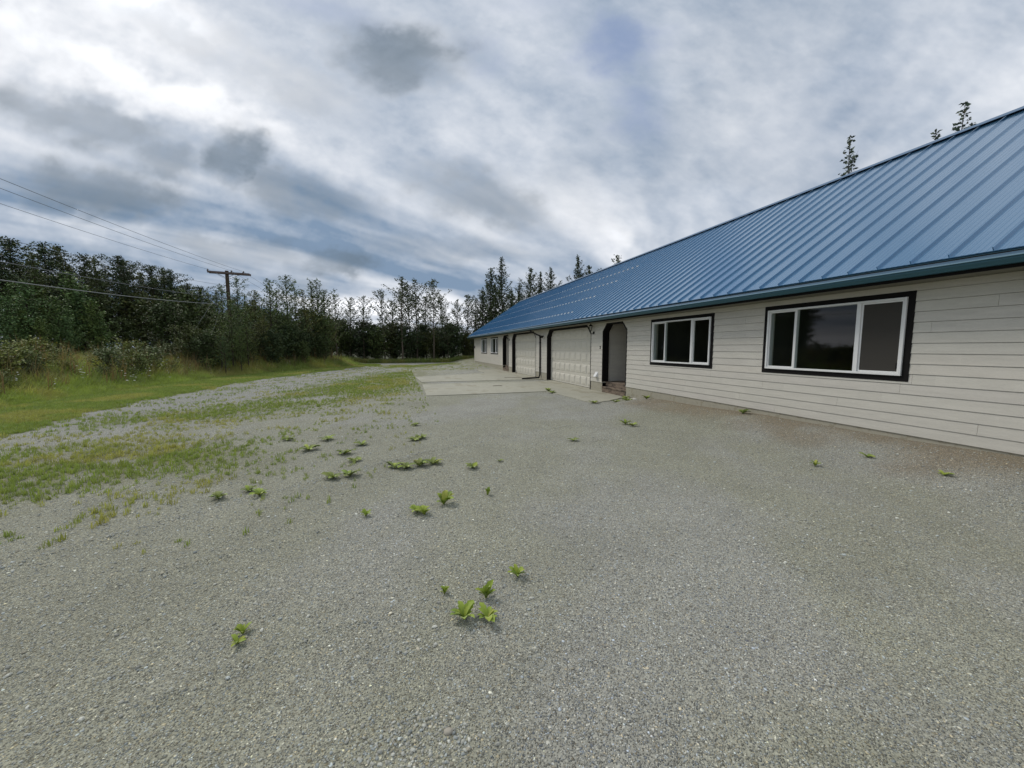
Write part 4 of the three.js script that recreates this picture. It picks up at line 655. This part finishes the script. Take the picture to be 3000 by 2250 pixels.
// broad-leaved weeds: dandelion rosettes, each leaf a mesh
{
  const leafGeo = [0, 1, 2, 3].map((v) => {
    const R = rng(300 + v), N = 9, P = [], I = [], archk = 0.75 + 0.5 * R(), sway = (R() - 0.5) * 0.25;
    for (let i = 0; i <= N; i++) { const t = i / N, lob = i % 2 ? 1 : 0.74, w = i === N ? 0.0 : (0.03 + 0.20 * Math.pow(Math.sin(Math.PI * Math.min(1, 0.08 + t * 0.9)), 0.9) * (0.45 + 0.75 * t)) * lob, r = t * 0.92, y = archk * (0.62 * t - 0.42 * t * t), s = sway * t * t; P.push(r, y + w * 0.45, s - w, r, y, s, r, y + w * 0.45, s + w); if (i < N) { const a = 3 * i; I.push(a, a + 1, a + 3, a + 1, a + 4, a + 3, a + 1, a + 2, a + 4, a + 2, a + 5, a + 4); } }
    const g = new THREE.BufferGeometry(); g.setAttribute('position', new THREE.Float32BufferAttribute(P, 3)); g.setIndex(I); g.computeVertexNormals(); return g;
  });
  const LM = [[0.27, 0.36, 0.036], [0.33, 0.40, 0.045], [0.20, 0.29, 0.034], [0.36, 0.38, 0.06], [0.17, 0.22, 0.04], [0.21, 0.25, 0.05], [0.13, 0.18, 0.04], [0.24, 0.22, 0.07]].map(([r, g, b]) => new THREE.MeshPhysicalMaterial({ color: lin(r, g, b), roughness: 0.75, transmission: 0.22, thickness: 0 }));
  const near = 'dandelion rosettes near the tyre marks';
  const D = [ // photograph pixel of the base, size in metres, leaves, lift, label, group
    [1360, 1815, 0.115, 9, 0.85, 'fullest dandelion rosette touching a smaller spreading one on the bare gravel'], [1428, 1812, 0.11, 8, 0.55, 'low spreading dandelion touching the fullest rosette on the bare gravel'],
    [1424, 1752, 0.12, 9, 1.15, 'upright dandelion with a withered orange leaf on the bare gravel'], [1302, 1740, 0.06, 6, 1.2, 'tiny dandelion seedling beside the dandelion with the withered leaf'], [1516, 1690, 0.085, 8, 1.0, 'lone small dandelion nearest the house side of the rosette cluster'],
    [712, 1858, 0.07, 6, 0.9, 'pair of small trailing weeds alone on the open gravel', 1], [697, 1885, 0.06, 5, 0.6, 'pair of small trailing weeds alone on the open gravel', 1],
    [1300, 1478, 0.15, 11, 1.0, 'bushy dandelion beside a two-headed one on the gravel'], [1243, 1508, 0.12, 9, 1.0, 'two-headed dandelion beside the bushy one on the gravel', 2], [1222, 1500, 0.10, 7, 0.7, 'two-headed dandelion beside the bushy one on the gravel', 2], [1072, 1512, 0.075, 8, 0.9, 'tiny round weed alone beyond the trailing pair'], [1428, 1450, 0.09, 5, 1.4, 'small upright seedling with few narrow leaves'],
    [1155, 1370, 0.20, 12, 0.55, 'long low mat of broad dandelion leaves across the tyre mark', 3], [1190, 1372, 0.22, 12, 0.6, 'long low mat of broad dandelion leaves across the tyre mark', 3], [1230, 1366, 0.25, 13, 0.75, 'long low mat of broad dandelion leaves across the tyre mark', 3], [1268, 1360, 0.22, 11, 0.6, 'long low mat of broad dandelion leaves across the tyre mark', 3],
    [1384, 1372, 0.20, 11, 0.75, 'round dandelion clump just past the long leafy mat'], [1464, 1352, 0.08, 6, 0.9, 'small sprig beyond the round dandelion clump'],
    [975, 1402, 0.22, 9, 0.6, 'pair of ragged dandelions at the edge of the grass patch', 4], [1025, 1395, 0.22, 9, 0.7, 'pair of ragged dandelions at the edge of the grass patch', 4], [1040, 1352, 0.15, 7, 0.5, 'flat weed behind the ragged pair of dandelions'],
    [1215, 1290, 0.24, 9, 0.4, 'flat weed pair in the middle of the yard', 5], [1235, 1284, 0.26, 9, 0.4, 'flat weed pair in the middle of the yard', 5], [1217, 1247, 0.18, 9, 0.8, 'small clump of weed behind the flat pair in the yard'],
    [1832, 1243, 0.24, 10, 0.9, 'leafy weed clump out from the wall below the nearer entry', 6], [1852, 1248, 0.22, 9, 0.7, 'leafy weed clump out from the wall below the nearer entry', 6], [1680, 1292, 0.15, 6, 0.6, 'faint sparse weed in the open gravel before the windows'], [2388, 1363, 0.09, 6, 0.9, 'tiny lone weed on the gravel below the screened window'],
    [1740, 1182, 0.28, 11, 0.8, 'weed at the tip of the concrete walk'], [1805, 1180, 0.30, 11, 0.6, 'spreading weeds along the end of the concrete walk', 7], [1838, 1177, 0.36, 12, 0.6, 'spreading weeds along the end of the concrete walk', 7],
    [1607, 1146, 0.34, 11, 1.0, 'double weed growing from the corner of the near concrete apron', 8], [1618, 1152, 0.3, 9, 0.5, 'double weed growing from the corner of the near concrete apron', 8],
    [905, 1320, 0.30, 10, 0.5, 'low weeds round the white-flowered clump in the yard', 9], [960, 1290, 0.26, 9, 0.5, 'low weeds round the white-flowered clump in the yard', 9], [1010, 1330, 0.24, 9, 0.5, 'low weeds round the white-flowered clump in the yard', 9], [1060, 1305, 0.2, 8, 0.5, 'low weeds round the white-flowered clump in the yard', 9], [845, 1290, 0.26, 9, 0.5, 'low weeds round the white-flowered clump in the yard', 9],
    [760, 1452, 0.16, 8, 0.8, 'sparse dandelions along the lower rim of the grass patch', 10], [640, 1462, 0.17, 8, 0.9, 'sparse dandelions along the lower rim of the grass patch', 10], [730, 1440, 0.14, 8, 0.8, 'sparse dandelions along the lower rim of the grass patch', 10],
    [2545, 1310, 0.10, 4, 0.4, 'dull weed beside the brown soil by the wall', 11], [2770, 1357, 0.10, 4, 0.4, 'dull weed beside the brown soil by the wall', 11],
  ];
  const W = [[7.02, -10.85, 0.30, 13, 0.8, 'dark green weed tucked against the foundation beside the wooden step'], [6.98, -9.7, 0.30, 13, 1.1, 'bushy dark weed against the foundation past the pale stone'], [6.95, -6.35, 0.26, 8, 0.9, 'straggling weed against the foundation between the two near windows']];
  const R = rng(515);
  const make = (x, z, s, n, lift, label, grp) => {
    const g = group('dandelion', scene, x, groundY(x, z) - 0.004, z); tag(g, label, 'weed', grp ? 'weed clump ' + ['one', 'two', 'three', 'four', 'five', 'six', 'seven', 'eight', 'nine', 'ten', 'eleven'][grp - 1] : undefined);
    for (let k = 0; k < n + 4; k++) { const m = mesh('leaf', leafGeo[Math.floor(R() * 4)], LM[(z < -4.4 && R() < 0.6 ? 4 : 0) + Math.floor(R() * (R() * 4))], g), q = (z < -4.4 ? 0.8 : 1) * (s > 0.15 ? 0.15 + (s - 0.15) * 0.45 : s) * (0.6 + 0.6 * R()); m.rotation.set((R() - 0.5) * 0.5, k * 2.399 + R() * 0.5, lift * (z < -4.4 ? 0.6 : 1) * (0.40 + 0.55 * R()) - 0.12, 'YXZ'); m.scale.set(q, q, q * (0.85 + 0.35 * R())); m.position.y = 0.003; }
    return g;
  };
  for (const [px, py, s, n, lift, label, grp] of D) { const p = onGround(px, py); const y = groundY(p.x, p.z); const q = onGround(px, py, y); make(q.x, q.z, s, n, lift, label, grp); }
  for (const [x, z, s, n, lift, label] of W) make(x, z, s, n, lift, label);
}
{ // a few single things on the ground
  const rock = (label, x, z, r, s, mat = M.stone) => { const g = new THREE.IcosahedronGeometry(r, 3), p = g.attributes.position; for (let i = 0; i < p.count; i++) { const v = new V3(p.getX(i), p.getY(i), p.getZ(i)), k = 0.8 + 0.4 * fbm(v.x / r * 1.1 + s, v.y / r * 1.1 + v.z / r * 0.9 + s, 2); p.setXYZ(i, v.x * k * 1.2, v.y * k * 0.7, v.z * k); } g.computeVertexNormals(); const m = mesh('stone', g, mat); m.position.set(x, groundY(x, z) + r * 0.3, z); tag(m, label, 'stone'); };
  rock('pale rounded stone against the foundation between two weeds', 6.98, -10.35, 0.10, 3);
  const b = onGround(1315, 2150); rock('largest buff pebble beside the heap of pebbles', b.x, b.z, 0.016, 8, std(lin(0.36, 0.33, 0.27), 0.85));
  const stick = (label, pts) => { const c = pts[0]; const m = mesh('twig', tube(pts.map((p) => [p[0] - c[0], p[1], p[2] - c[2]]), 0.010, 5, 10), M.twig); m.position.set(c[0], 0.03, c[2]); tag(m, label, 'twig'); };
  stick('forked dark twig leaning at the far garage door', [[7.1, 0.0, -23.5], [7.05, 0.02, -23.1], [6.95, 0.22, -22.9]]); stick('bent twig lying on the far concrete apron', [[5.5, 0.0, -20.3], [5.8, 0.03, -19.9], [6.3, 0.01, -19.7]]); stick('short dark twig on the near concrete apron', [[3.8, 0.0, -15.9], [4.0, 0.02, -15.85], [4.2, 0.0, -15.95]]);
}
renderer.render(scene, camera);
